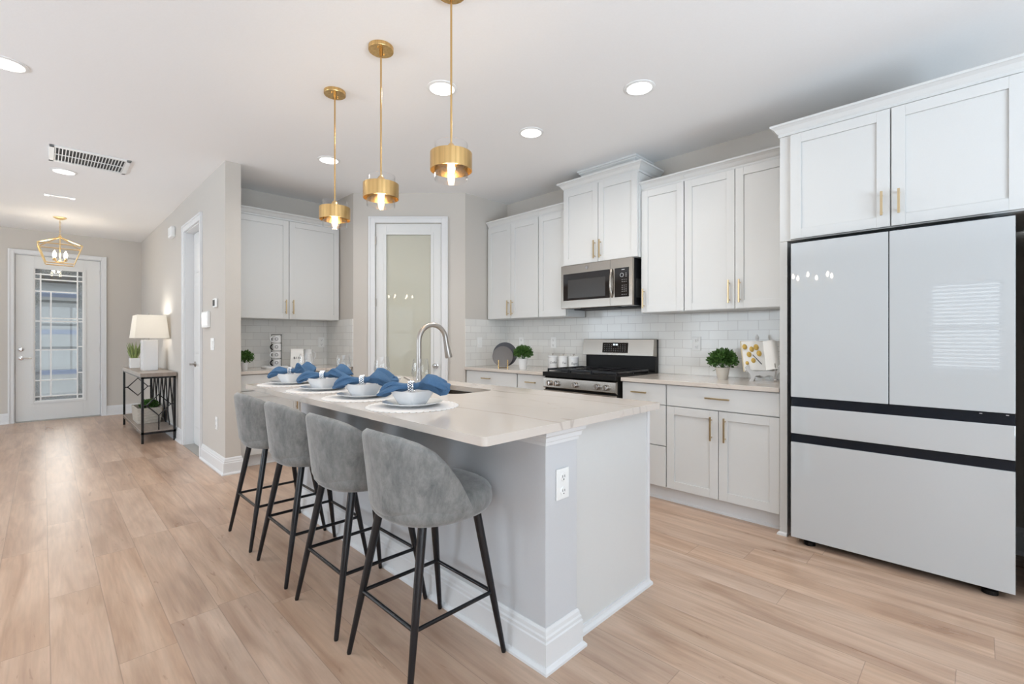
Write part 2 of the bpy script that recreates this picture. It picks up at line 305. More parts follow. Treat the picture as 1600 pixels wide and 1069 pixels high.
# ------------------------------------------------------------------ mesh helpers
class MB:
    def __init__(s): s.bm = bmesh.new()
    def box(s, x0, x1, y0, y1, z0, z1, mat=None):
        x0, x1 = min(x0, x1), max(x0, x1); y0, y1 = min(y0, y1), max(y0, y1); z0, z1 = min(z0, z1), max(z0, z1)
        v = [s.bm.verts.new((x, y, z)) for z in (z0, z1) for y in (y0, y1) for x in (x0, x1)]
        for f in ((0, 2, 3, 1), (4, 5, 7, 6), (0, 1, 5, 4), (2, 6, 7, 3), (0, 4, 6, 2), (1, 3, 7, 5)):
            s.bm.faces.new([v[i] for i in f])
        if mat: bmesh.ops.transform(s.bm, matrix=mat, verts=v)
        return s
    def tube(s, pts, r, n=10, caps=True):
        pts = [Vector(p) for p in pts]; rr = r if isinstance(r, (list, tuple)) else [r]*len(pts)
        rings = []; up = None
        for i, p in enumerate(pts):
            t = (pts[min(i+1, len(pts)-1)]-pts[max(i-1, 0)]).normalized()
            if up is None: up = Vector((0, 0, 1)) if abs(t.z) < .9 else Vector((1, 0, 0))
            a = t.cross(up)
            if a.length < 1e-5: a = t.cross(Vector((0, 1, 0)))
            a.normalize(); b = t.cross(a).normalized(); up = -b
            rings.append([s.bm.verts.new(p+(a*cos(2*pi*k/n)+b*sin(2*pi*k/n))*rr[i]) for k in range(n)])
        for i in range(len(rings)-1):
            for k in range(n): s.bm.faces.new((rings[i][k], rings[i][(k+1) % n], rings[i+1][(k+1) % n], rings[i+1][k]))
        if caps: s.bm.faces.new(rings[0][::-1]); s.bm.faces.new(rings[-1])
        return s
    def lathe(s, prof, c=(0, 0), n=32, capb=True, capt=True, close=False, mat=None):
        """prof: [(r,z)]"""
        rings = []; vs = []
        for r, z in prof:
            if r < 1e-5: v = s.bm.verts.new((c[0], c[1], z)); rings.append([v]*n); vs.append(v)
            else:
                rg = [s.bm.verts.new((c[0]+r*cos(2*pi*k/n), c[1]+r*sin(2*pi*k/n), z)) for k in range(n)]; rings.append(rg); vs += rg
        m = len(rings)
        for i in range(m if close else m-1):
            A, B = rings[i], rings[(i+1) % m]
            for k in range(n):
                q = []
                for v in (A[k], A[(k+1) % n], B[(k+1) % n], B[k]):
                    if v not in q: q.append(v)
                if len(q) > 2: s.bm.faces.new(q)
        if not close:
            if capb and prof[0][0] > 1e-5: s.bm.faces.new(rings[0][::-1])
            if capt and prof[-1][0] > 1e-5: s.bm.faces.new(rings[-1])
        if mat: bmesh.ops.transform(s.bm, matrix=mat, verts=vs)
        return s
    def prism(s, poly, z0, z1, mat=None):
        a = [s.bm.verts.new((x, y, z0)) for x, y in poly]; b = [s.bm.verts.new((x, y, z1)) for x, y in poly]
        s.bm.faces.new(a[::-1]); s.bm.faces.new(b); n = len(poly)
        for i in range(n): s.bm.faces.new((a[i], a[(i+1) % n], b[(i+1) % n], b[i]))
        if mat: bmesh.ops.transform(s.bm, matrix=mat, verts=a+b)
        return s
    def sweep(s, path, prof, closed=False):
        """path in plan; prof [(outward offset to the right of travel, z)] closed polygon"""
        P = [Vector(p) for p in path]; n = len(P); rings = []
        def nrm(a, b): d = (b-a).normalized(); return Vector((d.y, -d.x))
        for i, p in enumerate(P):
            if closed or 0 < i < n-1:
                n1 = nrm(P[i-1], p); n2 = nrm(p, P[(i+1) % n]); mv = (n1+n2); mv = mv/(mv.dot(n1)) if mv.length > 1e-6 else n1
            else: mv = nrm(P[0], P[1]) if i == 0 else nrm(P[-2], P[-1])
            rings.append([s.bm.verts.new((p.x+mv.x*o, p.y+mv.y*o, z)) for o, z in prof])
        m = len(prof)
        for i in range(n if closed else n-1):
            A, B = rings[i], rings[(i+1) % n]
            for k in range(m): s.bm.faces.new((A[k], A[(k+1) % m], B[(k+1) % m], B[k]))
        if not closed: s.bm.faces.new(rings[0][::-1]); s.bm.faces.new(rings[-1])
        return s
    def grid(s, rows, closeu=False):
        V = [[s.bm.verts.new(p) for p in r] for r in rows]
        for i in range(len(V)-1):
            m = len(V[i])
            for k in range(m if closeu else m-1):
                s.bm.faces.new((V[i][k], V[i][(k+1) % m], V[i+1][(k+1) % m], V[i+1][k]))
        return V
    def shift(s, v): bmesh.ops.translate(s.bm, verts=s.bm.verts, vec=v); return s
    def build(s, name, mat, parent=None, world=False, smooth=False, bevel=0, sub=0):
        if world and parent is not None:
            inv = Matrix.Translation(parent_world(parent)).inverted(); bmesh.ops.transform(s.bm, matrix=inv, verts=s.bm.verts)
        bmesh.ops.recalc_face_normals(s.bm, faces=s.bm.faces)
        me = bpy.data.meshes.new(name); s.bm.to_mesh(me); s.bm.free()
        if isinstance(mat, str): mat = M[mat]
        me.materials.append(mat)
        if smooth:
            for p in me.polygons: p.use_smooth = True
            try: me.set_sharp_from_angle(angle=radians(smooth if smooth is not True else 40))
            except Exception: pass
        o = bpy.data.objects.new(name, me); COL.objects.link(o)
        if parent is not None: o.parent = parent
        if bevel:
            b = o.modifiers.new('bevel', 'BEVEL'); b.width = bevel; b.segments = 2; b.limit_method = 'ANGLE'; b.harden_normals = False
        if sub:
            b = o.modifiers.new('sub', 'SUBSURF'); b.levels = sub; b.render_levels = sub
        return o
def parent_world(p):
    v = Vector((0, 0, 0))
    while p is not None: v += p.location; p = p.parent
    return v
def tag(o, label, cat, group=None, kind=None):
    o['label'] = label; o['category'] = cat
    if group: o['group'] = group
    if kind: o['kind'] = kind
    return o
def thing(name, label, cat, loc=(0, 0, 0), rz=0, group=None):
    o = bpy.data.objects.new(name, None); COL.objects.link(o); o.empty_display_size = .05
    o.location = loc; o.rotation_euler = (0, 0, rz); return tag(o, label, cat, group)
def struct(name, mb, mat, bevel=0, **k):
    o = mb.build(name, mat, bevel=bevel, **k); o['kind'] = 'structure'; return o
def dup(root, loc, label, rz=None):
    r = root.copy(); COL.objects.link(r); r.location = loc; r['label'] = label
    if rz is not None: r.rotation_euler = (0, 0, rz)
    def rec(src, dst):
        for ch in list(src.children):
            c = ch.copy(); COL.objects.link(c); c.parent = dst; rec(ch, c)
    rec(root, r); return r

BASE = [(0, 0), (.030, 0), (.030, .010), (.022, .020), (.018, .022), (.018, .105), (.014, .110), (.014, .122), (.010, .128), (.008, .142), (.003, .152), (0, .152)]
def crownprof(z0, h, p): return [(0, z0), (.006, z0), (.006, z0+h*.22), (.3*p, z0+h*.35), (.55*p, z0+h*.62), (.85*p, z0+h*.78), (p, z0+h*.82), (p, z0+h), (0, z0+h)]

# ------------------------------------------------------------------ room shell
XW, YE = 3.92, 4.0                    # range wall, kitchen end wall
XL, YB, YF = -4.2, -3.6, 9.86         # left, back, front walls
H = CEIL
struct('floor', MB().box(XL-.1, 4.1, YB-.1, YF+.1, -.1, 0), 'floor')
struct('ceiling', MB().box(XL-.1, 4.1, YB-.1, YF+.1, H, H+.1), 'ceiling')
struct('wall_right', MB().box(XW, XW+.12, YB, YE+.1, 0, H), 'wall')
struct('wall_pantry_side', MB().box(3.275, XW, YE, YE+.1, 0, H), 'wall')
# diagonal pantry wall; local frame: x along from left end, y into pantry
DL = Vector((2.407, 4.868)); DR = Vector((3.275, 4.0)); DLEN = (DR-DL).length
DM = Matrix.Translation((DL.x, DL.y, 0)) @ Matrix.Rotation(-pi/4, 4, 'Z')
d0, d1, dtop = .247, .962, 2.484
b = MB(); b.box(0, d0-.01, 0, .1, 0, H, DM); b.box(d1+.01, DLEN, 0, .1, 0, H, DM); b.box(d0-.01, d1+.01, 0, .1, dtop+.01, H, DM)
struct('wall_pantry_diagonal', b, 'wall')
YC = 5.537
struct('wall_coffee_side', MB().box(2.407, 2.5, 4.868, YC+.1, 0, H), 'wall')
struct('wall_coffee_back', MB().box(1.282, 2.407, YC, YC+.1, 0, H), 'wall')
XH = 1.155; HD0, HD1, HDT = 5.70, 6.46, 2.445
b = MB(); b.box(XH, 1.282, 4.79, HD0, 0, H); b.box(XH, 1.282, HD1, YF, 0, H); b.box(XH, 1.282, HD0, HD1, HDT, H)
struct('wall_hall', b, 'wall')
FD0, FD1, FDT = -.295, .655, 2.46
b = MB(); b.box(XL, FD0, YF, YF+.14, 0, H); b.box(FD1, 1.282, YF, YF+.14, 0, H); b.box(FD0, FD1, YF, YF+.14, FDT, H)
struct('wall_front', b, 'wall')
# left wall; windows besides the one with blinds are added to bring light in
wins = [(-2.6, -1.2, .68, 2.15), (-.25, .62, .68, 2.15), (3.1, 5.5, .5, 2.3), (6.9, 8.9, .5, 2.3)]
b = MB(); y = YB
for w0, w1, z0, z1 in wins:
    b.box(XL-.12, XL, y, w0, 0, H); b.box(XL-.12, XL, w0, w1, 0, z0); b.box(XL-.12, XL, w0, w1, z1, H); y = w1
b.box(XL-.12, XL, y, YF, 0, H)
struct('wall_left', b, 'wall')
b = MB(); b.box(XL, -3.2, YB-.12, YB, 0, H); b.box(2.0, 4.04, YB-.12, YB, 0, H); b.box(-3.2, 2.0, YB-.12, YB, 2.44, H)
struct('wall_back', b, 'wall')
for i, (w0, w1, z0, z1) in enumerate(wins):
    f = MB(); t = .05
    f.box(XL-.10, XL-.04, w0, w0+t, z0, z1).box(XL-.10, XL-.04, w1-t, w1, z0, z1).box(XL-.10, XL-.04, w0, w1, z0, z0+t).box(XL-.10, XL-.04, w0, w1, z1-t, z1)
    f.box(XL-.095, XL-.045, w0, w1, (z0+z1)/2-.02, (z0+z1)/2+.02)
    if w1-w0 > 1.2: f.box(XL-.10, XL-.04, (w0+w1)/2-.04, (w0+w1)/2+.04, z0, z1)
    r = struct('window_%d' % (i+1), f, 'trim')
    MB().box(XL-.075, XL-.07, w0+t, w1-t, z0+t, z1-t).build('pane', 'windowglass', r)
    MB().box(XL-.04, XL+.05, w0-.05, w1+.05, z0-.03, z0).build('sill', 'trim', r)
    if i == 1:      # the blinds seen mirrored in the refrigerator
        s = MB(); z = z1-.03
        while z > z0+.02:
            s.box(-.029, .029, w0+.01, w1-.01, -.0015, .0015, Matrix.Translation((XL-.02, 0, z)) @ Matrix.Rotation(radians(42), 4, 'Y')); z -= .062
        s.build('blind_slats', 'trim', r)
f = MB()  # unseen back glass doors, put in for soft frontal light
for x in (-3.2, -1.9, -.6, .7, 1.94): f.box(x, x+.06, YB-.1, YB-.03, 0, 2.44)
f.box(-3.2, 2.0, YB-.1, YB-.03, 0, .08).box(-3.2, 2.0, YB-.1, YB-.03, 2.36, 2.44)
r = struct('window_5', f, 'trim'); MB().box(-3.2, 2.0, YB-.07, YB-.065, .08, 2.36).build('pane', 'windowglass', r)

# baseboards
struct('baseboard_hall', MB().sweep([(XH, 9.86), (XH, HD1+.075)], BASE), 'trim')
struct('baseboard_divider', MB().sweep([(XH, HD0-.07), (XH, 4.79), (1.282, 4.79), (1.282, 4.86)], BASE[:]), 'trim')
struct('baseboard_front_left', MB().sweep([(XL, YF), (FD0-.06, YF)], BASE), 'trim')
struct('baseboard_front_right', MB().sweep([(FD1+.06, YF), (XH, YF)], BASE), 'trim')
struct('baseboard_left', MB().sweep([(XL, YB), (XL, YF)], BASE), 'trim')
struct('baseboard_right', MB().sweep([(XW, -.19), (XW, YB)], BASE), 'trim')
struct('baseboard_fridge_recess', MB().sweep([(XW, -.113), (XW, -.172)], BASE), 'trim')
struct('baseboard_pantry_left', MB().sweep([(DL.x, DL.y), tuple((DM @ Vector((.175, 0, 0))).xy)], BASE), 'trim')
struct('baseboard_pantry_right', MB().sweep([tuple((DM @ Vector((1.034, 0, 0))).xy), (DR.x, DR.y)], BASE), 'trim')

# tile backsplashes
TZ0, TZ1 = .915, 1.44
struct('trim_1', MB().box(XW-.012, XW, .892, YE, TZ0, TZ1), 'tileY')
struct('trim_10', MB().box(XW-.012, XW, 2.046, 2.842, TZ1, 1.60), 'tileY')
struct('trim_2', MB().box(3.275, XW-.012, YE-.012, YE, TZ0, TZ1), 'tileX')
struct('trim_3', MB().box(1.282, 2.407, YC-.012, YC, TZ0, TZ1), 'tileX')
struct('trim_4', MB().box(2.395, 2.407, 4.868, YC-.012, TZ0, TZ1), 'tileY')

# --- casings
def casing_path(w0, w1, top, cw=.072):
    """polygon profile of a casing in (u,z) for a door opening"""
    return [(w0-cw, 0), (w0, 0), (w0, top), (w1, top), (w1, 0), (w1+cw, 0), (w1+cw, top+cw), (w0-cw, top+cw)]
def casing(mb, w0, w1, top, mat, cw=.072, t=.018):
    # mat maps (u, z, outward) -> world
    for c, tt in ((cw, t), (.02, t+.008)):
        o = cw if c == cw else cw+.003
        mb.box(w0-o, w0-o+c, 0, top+cw, 0, tt, mat).box(w1+o-c, w1+o, 0, top+cw, 0, tt, mat).box(w0-o+c, w1+o-c, top+cw-c, top+cw, 0, tt, mat)
Mfront = Matrix(((1, 0, 0, 0), (0, 0, -1, YF), (0, 1, 0, 0), (0, 0, 0, 1)))
Mhall = Matrix(((0, 0, -1, XH), (1, 0, 0, 0), (0, 1, 0, 0), (0, 0, 0, 1)))
Mdiag = DM @ Matrix(((1, 0, 0, 0), (0, 0, -1, 0), (0, 1, 0, 0), (0, 0, 0, 1)))
b = MB(); casing(b, FD0, FD1, FDT, Mfront, .058); b.box(FD0, FD0+.010, YF, YF+.13, 0, FDT).box(FD1-.010, FD1, YF, YF+.13, 0, FDT).box(FD0, FD1, YF, YF+.13, FDT-.010, FDT).box(FD0, FD0+.03, YF+.077, YF+.13, 0, FDT).box(FD1-.03, FD1, YF+.077, YF+.13, 0, FDT).box(FD0, FD1, YF+.077, YF+.13, FDT-.03, FDT); struct('trim_5', b, 'trim', bevel=.002)
b = MB(); casing(b, HD0, HD1, HDT, Mhall)
b.box(XH, 1.282, HD0, HD0+.012, 0, HDT).box(XH, 1.282, HD1-.012, HD1, 0, HDT).box(XH, 1.282, HD0, HD1, HDT-.012, HDT)
struct('trim_6', b, 'trim', bevel=.002)
b = MB(); casing(b, d0-.006, d1+.006, dtop+.006, Mdiag, .068); struct('trim_7', b, 'trim', bevel=.002)
struct('trim_8', MB().box(XH-.02, 1.28, HD0+.012, HD1-.012, 0, .008), 'threshold')

# --- front door
dr = struct('door_1', MB(), 'door')
def shell_door(w0, w1, z0, z1, g, t, mat, y0=0):
    """slab with a rectangular hole g=(a,b,c,d)"""
    a, b_, c, d = g; m = MB()
    m.box(w0, a, y0, y0+t, z0, z1, mat).box(b_, w1, y0, y0+t, z0, z1, mat).box(a, b_, y0, y0+t, z0, c, mat).box(a, b_, y0, y0+t, d, z1, mat)
    for s in (y0-.008,):
        m.box(a-.03, a, s, y0, c-.03, d+.03, mat).box(b_, b_+.03, s, y0, c-.03, d+.03, mat).box(a, b_, s, y0, c-.03, c, mat).box(a, b_, s, y0, d, d+.03, mat)
    return m
MF = Matrix.Translation((0, YF+.03, 0))
gx0, gx1, gz0, gz1 = -.094, .449, .288, 2.26
bpy.data.objects.remove(dr)
dr = struct('door_1', shell_door(FD0+.013, FD1-.013, .015, FDT-.013, (gx0, gx1, gz0, gz1), .045, MF), 'door', bevel=.002)
MB().box(gx0, gx1, YF+.045, YF+.05, gz0, gz1).build('pane', 'leadedglass', dr)
c = MB(); t = .0085
def came(x0, z0, x1, z1): c.box(min(x0, x1)-(t if x0 == x1 else 0), max(x0, x1)+(t if x0 == x1 else 0), YF+(.036 if x0 == x1 else .034), YF+(.054 if x0 == x1 else .056), min(z0, z1)-(t if z0 == z1 else 0), max(z0, z1)+(t if z0 == z1 else 0))
def gz(v): return 1.222-(v-529.4)*6.995/733
zt = [2.20, 2.13]
came(gx0, 2.185, gx1, 2.185); came(gx0, 2.11, gx1, 2.11); came(gx0, 1.93, gx1-.08, 1.93)
came(gx0, 1.485, gx1, 1.485); came(gx0+.07, 1.53, gx1, 1.53); came(gx0, 1.055, gx1-.07, 1.055); came(gx1-.07, 1.10, gx1, 1.10)
came(gx0, .60, gx1-.07, .60); came(gx1-.07, .70, gx1, .70); came(gx0, .36, gx1, .36); came(gx0, gz0+.008, gx1, gz0+.008)
came(gx0+.07, gz0, gx0+.07, gz1-.06); came(gx1-.07, gz0, gx1-.07, gz1); came(gx0+.006, gz0, gx0+.006, gz1); came(gx1-.006, gz0, gx1-.006, gz1)
came(gx0+.18, .36, gx0+.18, 1.93)
c.build('caming', 'plasticwhite', dr)
c = MB(); c.box(gx0, gx0+.065, YF+.050, YF+.052, gz0, gz1).box(gx1-.065, gx1, YF+.050, YF+.052, gz0, gz1).box(gx0, gx1, YF+.050, YF+.052, gz0, .355).box(gx0, gx1, YF+.050, YF+.052, 2.19, gz1); c.build('textured_border_glass', 'texglass', dr)
def lever(x, y, z, parent, mat='chrome', dirx=1, M4=None, plate=True):
    m = MB(); R = Matrix.Translation((x, y, z)) @ Matrix.Rotation(pi/2, 4, 'X')
    m.lathe([(.03, 0), (.032, .004), (.028, .01), (.012, .014), (.011, .05), (.014, .055), (0, .057)], n=20, mat=R)
    m.tube([(x, y-.05, z), (x+dirx*.03, y-.052, z+.004), (x+dirx*.11, y-.048, z)], [.009, .008, .006], 8)
    if M4: bmesh.ops.transform(m.bm, matrix=M4, verts=m.bm.verts)
    return m.build('lever_handle', mat, parent, smooth=True)
lever(-.225, YF+.03, .937, dr, 'chrome', 1)
m = MB(); R = Matrix.Translation((-.225, YF+.03, 1.068)) @ Matrix.Rotation(pi/2, 4, 'X'); m.lathe([(.032, 0), (.032, .006), (.022, .014), (0, .016)], n=20, mat=R).box(-.229, -.221, YF-.01, YF+.02, 1.05, 1.086); m.build('deadbolt', 'chrome', dr, smooth=True)
for z in (.45, 1.05, 1.68, 2.25): MB().box(.640, .652, YF+.012, YF+.03, z-.05, z+.05).build('hinge', 'nickel', dr)
MB().box(FD0, FD1, YF-.01, YF+.12, 0, .014).build('sill_plate', 'threshold', dr)
# outside the entry
struct('trim_9', MB().box(-2.2, 2.2, YF+.14, 13.4, -.15, -.02), 'concrete')
hs = thing('neighbour_house', 'pale stucco house front beyond the glass of the entry door', 'building', (0, 14.2, 0))
MB().box(-5, 5, 14.2, 14.5, -.1, 5).build('facade', 'siding', hs, world=True)
g = MB()
for i in range(5): g.box(-1.6, 1.9, 14.12, 14.2, .05+i*.5, .50+i*.5)
g.build('panel_door', 'siding', hs, world=True, bevel=.01)
g = MB()
for z in (.45, 1.32, 2.12): g.box(-1.0, 1.9, 14.114, 14.12, z, z+.10)
g.build('band', 'blueband', hs, world=True)
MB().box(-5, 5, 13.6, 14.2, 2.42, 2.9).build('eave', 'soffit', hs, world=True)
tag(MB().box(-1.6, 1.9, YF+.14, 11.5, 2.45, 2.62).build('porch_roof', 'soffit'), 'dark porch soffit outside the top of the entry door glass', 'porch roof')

# --- hall closet door (six panel)
b = MB(); X0 = 1.238
b.box(X0, X0+.035, HD0+.014, HD1-.014, .012, HDT-.014)
d2 = struct('door_2', b, 'door', bevel=.002)
pm = MB()
for y0, y1 in ((HD0+.10, HD0+.345), (HD0+.42, HD0+.665)):
    for z0, z1 in ((.2, .9), (1.05, 1.85), (1.97, 2.3)):
        pm.sweep([(0, 0)]*0 or [(X0, y1), (X0, y0)], [(0, z0), (.004, z0+.004), (.008, z0+.03), (.008, z1-.03), (.004, z1-.004), (0, z1)])
pm.build('raised_panels', 'door', d2)
# lever for a door facing -X : build facing -Y then rotate
Rl = Matrix.Translation((X0, 6.37, .93)) @ Matrix.Rotation(-pi/2, 4, 'Z')
lever(0, 0, 0, d2, 'nickel', 1, Rl)
# --- pantry door
b = shell_door(d0, d1, .012, dtop, (.36, .36+.488, .25, 2.365), .04, DM @ Matrix.Translation((0, .012, 0)))
d3 = struct('door_3', b, 'door', bevel=.002)
MB().box(.36, .848, .03, .036, .25, 2.365, DM).build('pane', 'frosted', d3)
for z in (.35, 1.62, 2.30): MB().box(d0-.008, d0+.004, -.012, .012, z-.045, z+.045, DM).build('hinge', 'nickel', d3)
m = MB(); m.lathe([(.030, 0), (.030, .006), (.012, .012), (.012, .03), (.027, .04), (.029, .052), (.02, .064), (0, .067)], n=24, mat=DM @ Matrix.Translation((d1-.06, .012, .925)) @ Matrix.Rotation(pi/2, 4, 'X'))
m.build('knob', 'chrome', d3, smooth=True)

# ------------------------------------------------------------------ cabinetry
def pull(length, vertical=True):
    """bar pull centred at origin, standing off in -y"""
    m = MB(); h = length/2; w = .0055
    if vertical:
        m.box(-w, w, -.034, -.024, -h, h)
        for z in (-h*.72, h*.72): m.box(-.004, .004, -.026, 0, z-.004, z+.004)
    else:
        m.box(-h, h, -.034, -.024, -w, w)
        for x in (-h*.72, h*.72): m.box(x-.004, x+.004, -.026, 0, -.004, .004)
    return m
def shaker_mb(x0, x1, z0, z1, t=.02, fr=.058, rec=.009, flat=False):
    m = MB()
    if flat: return m.box(x0, x1, 0, t, z0, z1)
    m.box(x0, x0+fr, 0, t, z0, z1).box(x1-fr, x1, 0, t, z0, z1).box(x0+fr, x1-fr, 0, t, z0, z0+fr).box(x0+fr, x1-fr, 0, t, z1-fr, z1)
    m.box(x0+fr, x1-fr, rec, t, z0+fr, z1-fr)
    return m
def cabinet(name, label, cat, loc, rz, w, d, h, fronts, toe=0, crown=None, group=None, toeends=(0, 0)):
    """local: x right, y into depth, z up from loc; fronts: (kind,x0,x1,z0,z1,(hx,hz,len,vertical) or None)"""
    r = thing(name, label, cat, loc, rz, group)
    dd = d-.022; c = MB(); c.box(0, w, .022, dd, toe, h)
    if toe: c.box(0, w, .075, dd, 0, toe)
    c.build('carcass', 'cab', r, bevel=.0015)
    if toe:
        MB().sweep([(w, .075), (0, .075)][::-1], [(0, 0), (.016, 0), (.016, .012), (.006, .02), (.006, toe-.012), (0, toe-.012)]).build('toe_kick', 'trim', r)
    for kind, x0, x1, z0, z1, hd in fronts:
        fo = shaker_mb(x0+.0015, x1-.0015, z0+.0015, z1-.0015, flat=(kind == 'drawer')).build(kind, 'cab', r, bevel=.0012)
        if hd:
            hx, hz, ln, vert = hd
            p = pull(ln, vert).build('handle', 'pullbrass', fo, bevel=.001); p.location = (hx, 0, hz)
    if crown:
        z0, hh, p, lr, rr = crown
        path = ([(0, dd)] if lr else [])+[(0, .02), (w, .02)]+([(w, dd)] if rr else [])
        MB().sweep(path, crownprof(z0, hh, p)).build('crown_moulding', 'cab', r)
        MB().box(0, w, .02, dd, z0, z0+hh-.002).build('top_filler', 'cab', r)
    return r
RZ = -pi/2
XF = 3.275                                             # face of the base cabinets
DT = .886
# right of the range
cabinet('drawer_base_cabinet', 'narrow white base cabinet with three drawers just right of the range', 'cabinet', (XF, 2.03, 0), RZ, .375, .645, .885,
        [('drawer', .003, .373, .728, DT-.006, (.16, .81, .13, False)), ('drawer', .003, .373, .422, .724, (.16, .60, .13, False)), ('drawer', .003, .373, .115, .418, (.16, .31, .13, False))], toe=.105)
cabinet('base_cabinet', 'white base cabinet with two shaker doors under one wide drawer beside the refrigerator', 'cabinet', (XF, 1.655, 0), RZ, .763, .645, .885,
        [('drawer', .003, .76, .728, DT-.006, (.38, .81, .165, False)), ('door', .003, .380, .115, .724, (.380-.045, .60, .165, True)), ('door', .382, .760, .115, .724, (.382+.045, .60, .165, True))], toe=.105)
# left of the range
cabinet('drawer_base_cabinet', 'narrow white base cabinet with top drawer just left of the range', 'cabinet', (XF, 3.20, 0), RZ, .375, .645, .885,
        [('drawer', .003, .373, .728, DT-.006, (.19, .81, .13, False)), ('door', .003, .373, .115, .724, (.33, .60, .165, True))], toe=.105)
cabinet('base_cabinet', 'white base cabinet with wide top drawer below the dark plates in the corner', 'cabinet', (XF, 3.98, 0), RZ, .775, .645, .885,
        [('drawer', .003, .77, .728, DT-.006, (.34, .81, .13, False)), ('door', .003, .386, .115, .724, (.34, .60, .165, True)), ('door', .388, .770, .115, .724, (.43, .60, .165, True))], toe=.105)
# uppers (range wall)
XU = 3.59; UZ0, UZ1 = 1.44, 2.475; uh = UZ1-UZ0
CR = (uh, .07, .045, False, False)
du = XW-XU
U = dict(cat='wall cabinet', rz=RZ)
cabinet('upper_cabinet', 'white upper cabinet with two doors at the corner beside the pantry', 'wall cabinet', (XU, 3.985, UZ0), RZ, .775, du, uh,
        [('door', .003, .374, .003, uh-.004, (.374-.03, .115, .165, True)), ('door', .376, .772, .003, uh-.004, (.376+.03, .115, .165, True))], crown=CR)
cabinet('upper_cabinet', 'narrow white upper cabinet with one door just left of the microwave', 'wall cabinet', (XU, 3.208, UZ0), RZ, .362, du, uh,
        [('door', .003, .359, .003, uh-.004, None)], crown=CR)
cabinet('upper_cabinet', 'narrow white upper cabinet with one door just right of the microwave', 'wall cabinet', (XU, 2.043, UZ0), RZ, .378, du, uh,
        [('door', .003, .376, .003, uh-.004, (.032, .12, .165, True))], crown=CR)
cabinet('upper_cabinet', 'white upper cabinet with two tall doors just left of the refrigerator', 'wall cabinet', (XU, 1.664, UZ0), RZ, .772, du, uh,
        [('door', .003, .385, .003, uh-.004, (.385-.036, .13, .17, True)), ('door', .387, .769, .003, uh-.004, (.387+.036, .13, .17, True))], crown=CR)
XM = 3.54; MZ0, MZ1 = 1.915, 2.635
mc = cabinet('upper_cabinet', 'taller white upper cabinet with stacked crown above the microwave', 'wall cabinet', (XM, 2.844, MZ0), RZ, .80, XW-XM, MZ1-MZ0,
        [('door', .003, .399, .003, MZ1-MZ0-.004, (.399-.03, .115, .165, True)), ('door', .401, .797, .003, MZ1-MZ0-.004, (.401+.03, .115, .165, True))],
        crown=(MZ1-MZ0, .078, .055, True, True))
MB().sweep([(.145, XW-XM), (.145, .09), (.72, .09), (.72, XW-XM)], [(-.04, .798), (.0, .798), (0, .86), (.016, .874), (.016, .882), (.026, .888), (.026, H-MZ0-.002), (-.04, H-MZ0-.002)]).build('top_box', 'cab', mc)
# refrigerator surround
XR = 3.235
cabinet('fridge_cabinet', 'deep white cabinet with two wide doors above the refrigerator', 'wall cabinet', (XR, .890, 1.825), RZ, 1.062, XW-XR, UZ1-1.825,
        [('door', .062, .543, .004, UZ1-1.825-.006, (.543-.035, .13, .13, True)), ('door', .546, 1.042, .004, UZ1-1.825-.006, (.546+.035, .13, .13, True))],
        crown=(UZ1-1.825, .07, .045, True, False))
pn = thing('fridge_side_panel', 'tall white end panel between the range wall counter and the refrigerator', 'cabinet panel', (XR+.02, .87, 0))
MB().box(XR+.022, XW-.001, .848, .89, 0, 1.824).build('panel', 'cab', pn, world=True, bevel=.0015)
MB().sweep([(3.272, .89), (XR+.022, .89), (XR+.022, .848)], [(0, 0), (.014, 0), (.012, .012), (.004, .02), (0, .02)]).shift((0, 0, 0)).build('shoe_moulding', 'trim', pn, world=True)
tag(MB().box(XR+.022, XW, -.196, -.176, 0, 1.823).build('fridge_end_panel', 'cab'), 'tall white end panel to the right of the refrigerator', 'cabinet panel')

# coffee nook cabinets (face -Y)
YFc = 4.90
cabinet('base_cabinet', 'white base cabinet of the coffee nook behind the far end of the island', 'cabinet', (1.30, YFc, 0), 0, 1.10, YC-YFc, .885,
        [('drawer', .003, .548, .728, DT-.006, None), ('drawer', .551, 1.097, .728, DT-.006, (.82, .81, .16, False)),
         ('door', .003, .548, .115, .724, (.548-.035, .60, .165, True)), ('door', .551, 1.097, .115, .724, (.551+.035, .60, .165, True))], toe=.105)
YUc = 5.19
cabinet('upper_cabinet', 'white upper cabinet with two wide doors above the coffee nook', 'wall cabinet', (1.297, YUc, UZ0-.012), 0, 1.10, YC-YUc, uh+.012,
        [('door', .003, .549, .003, uh+.008, (.549-.035, .13, .15, True)), ('door', .552, 1.097, .003, uh+.008, (.552+.035, .13, .15, True))], crown=(uh+.012, .07, .045, False, False))

# countertops
CT = .915; CB = .885
def slab(name, label, poly, bevel=.003):
    o = MB().prism(poly, CB, CT).build(name, 'quartz', bevel=bevel); return tag(o, label, 'countertop')
slab('countertop', 'white quartz countertop between the range and the refrigerator', [(3.25, .892), (XW-.012, .892), (XW-.012, 2.028), (3.25, 2.028)])
slab('countertop', 'white quartz countertop in the corner left of the range', [(3.25, 2.822), (XW-.012, 2.822), (XW-.012, YE-.012), (3.275, YE-.012), (3.25, YE-.012)])
slab('countertop', 'white quartz countertop of the coffee nook under the wide upper cabinet', [(1.284, 4.88), (2.393, 4.88), (2.393, YC-.012), (1.284, YC-.012)])

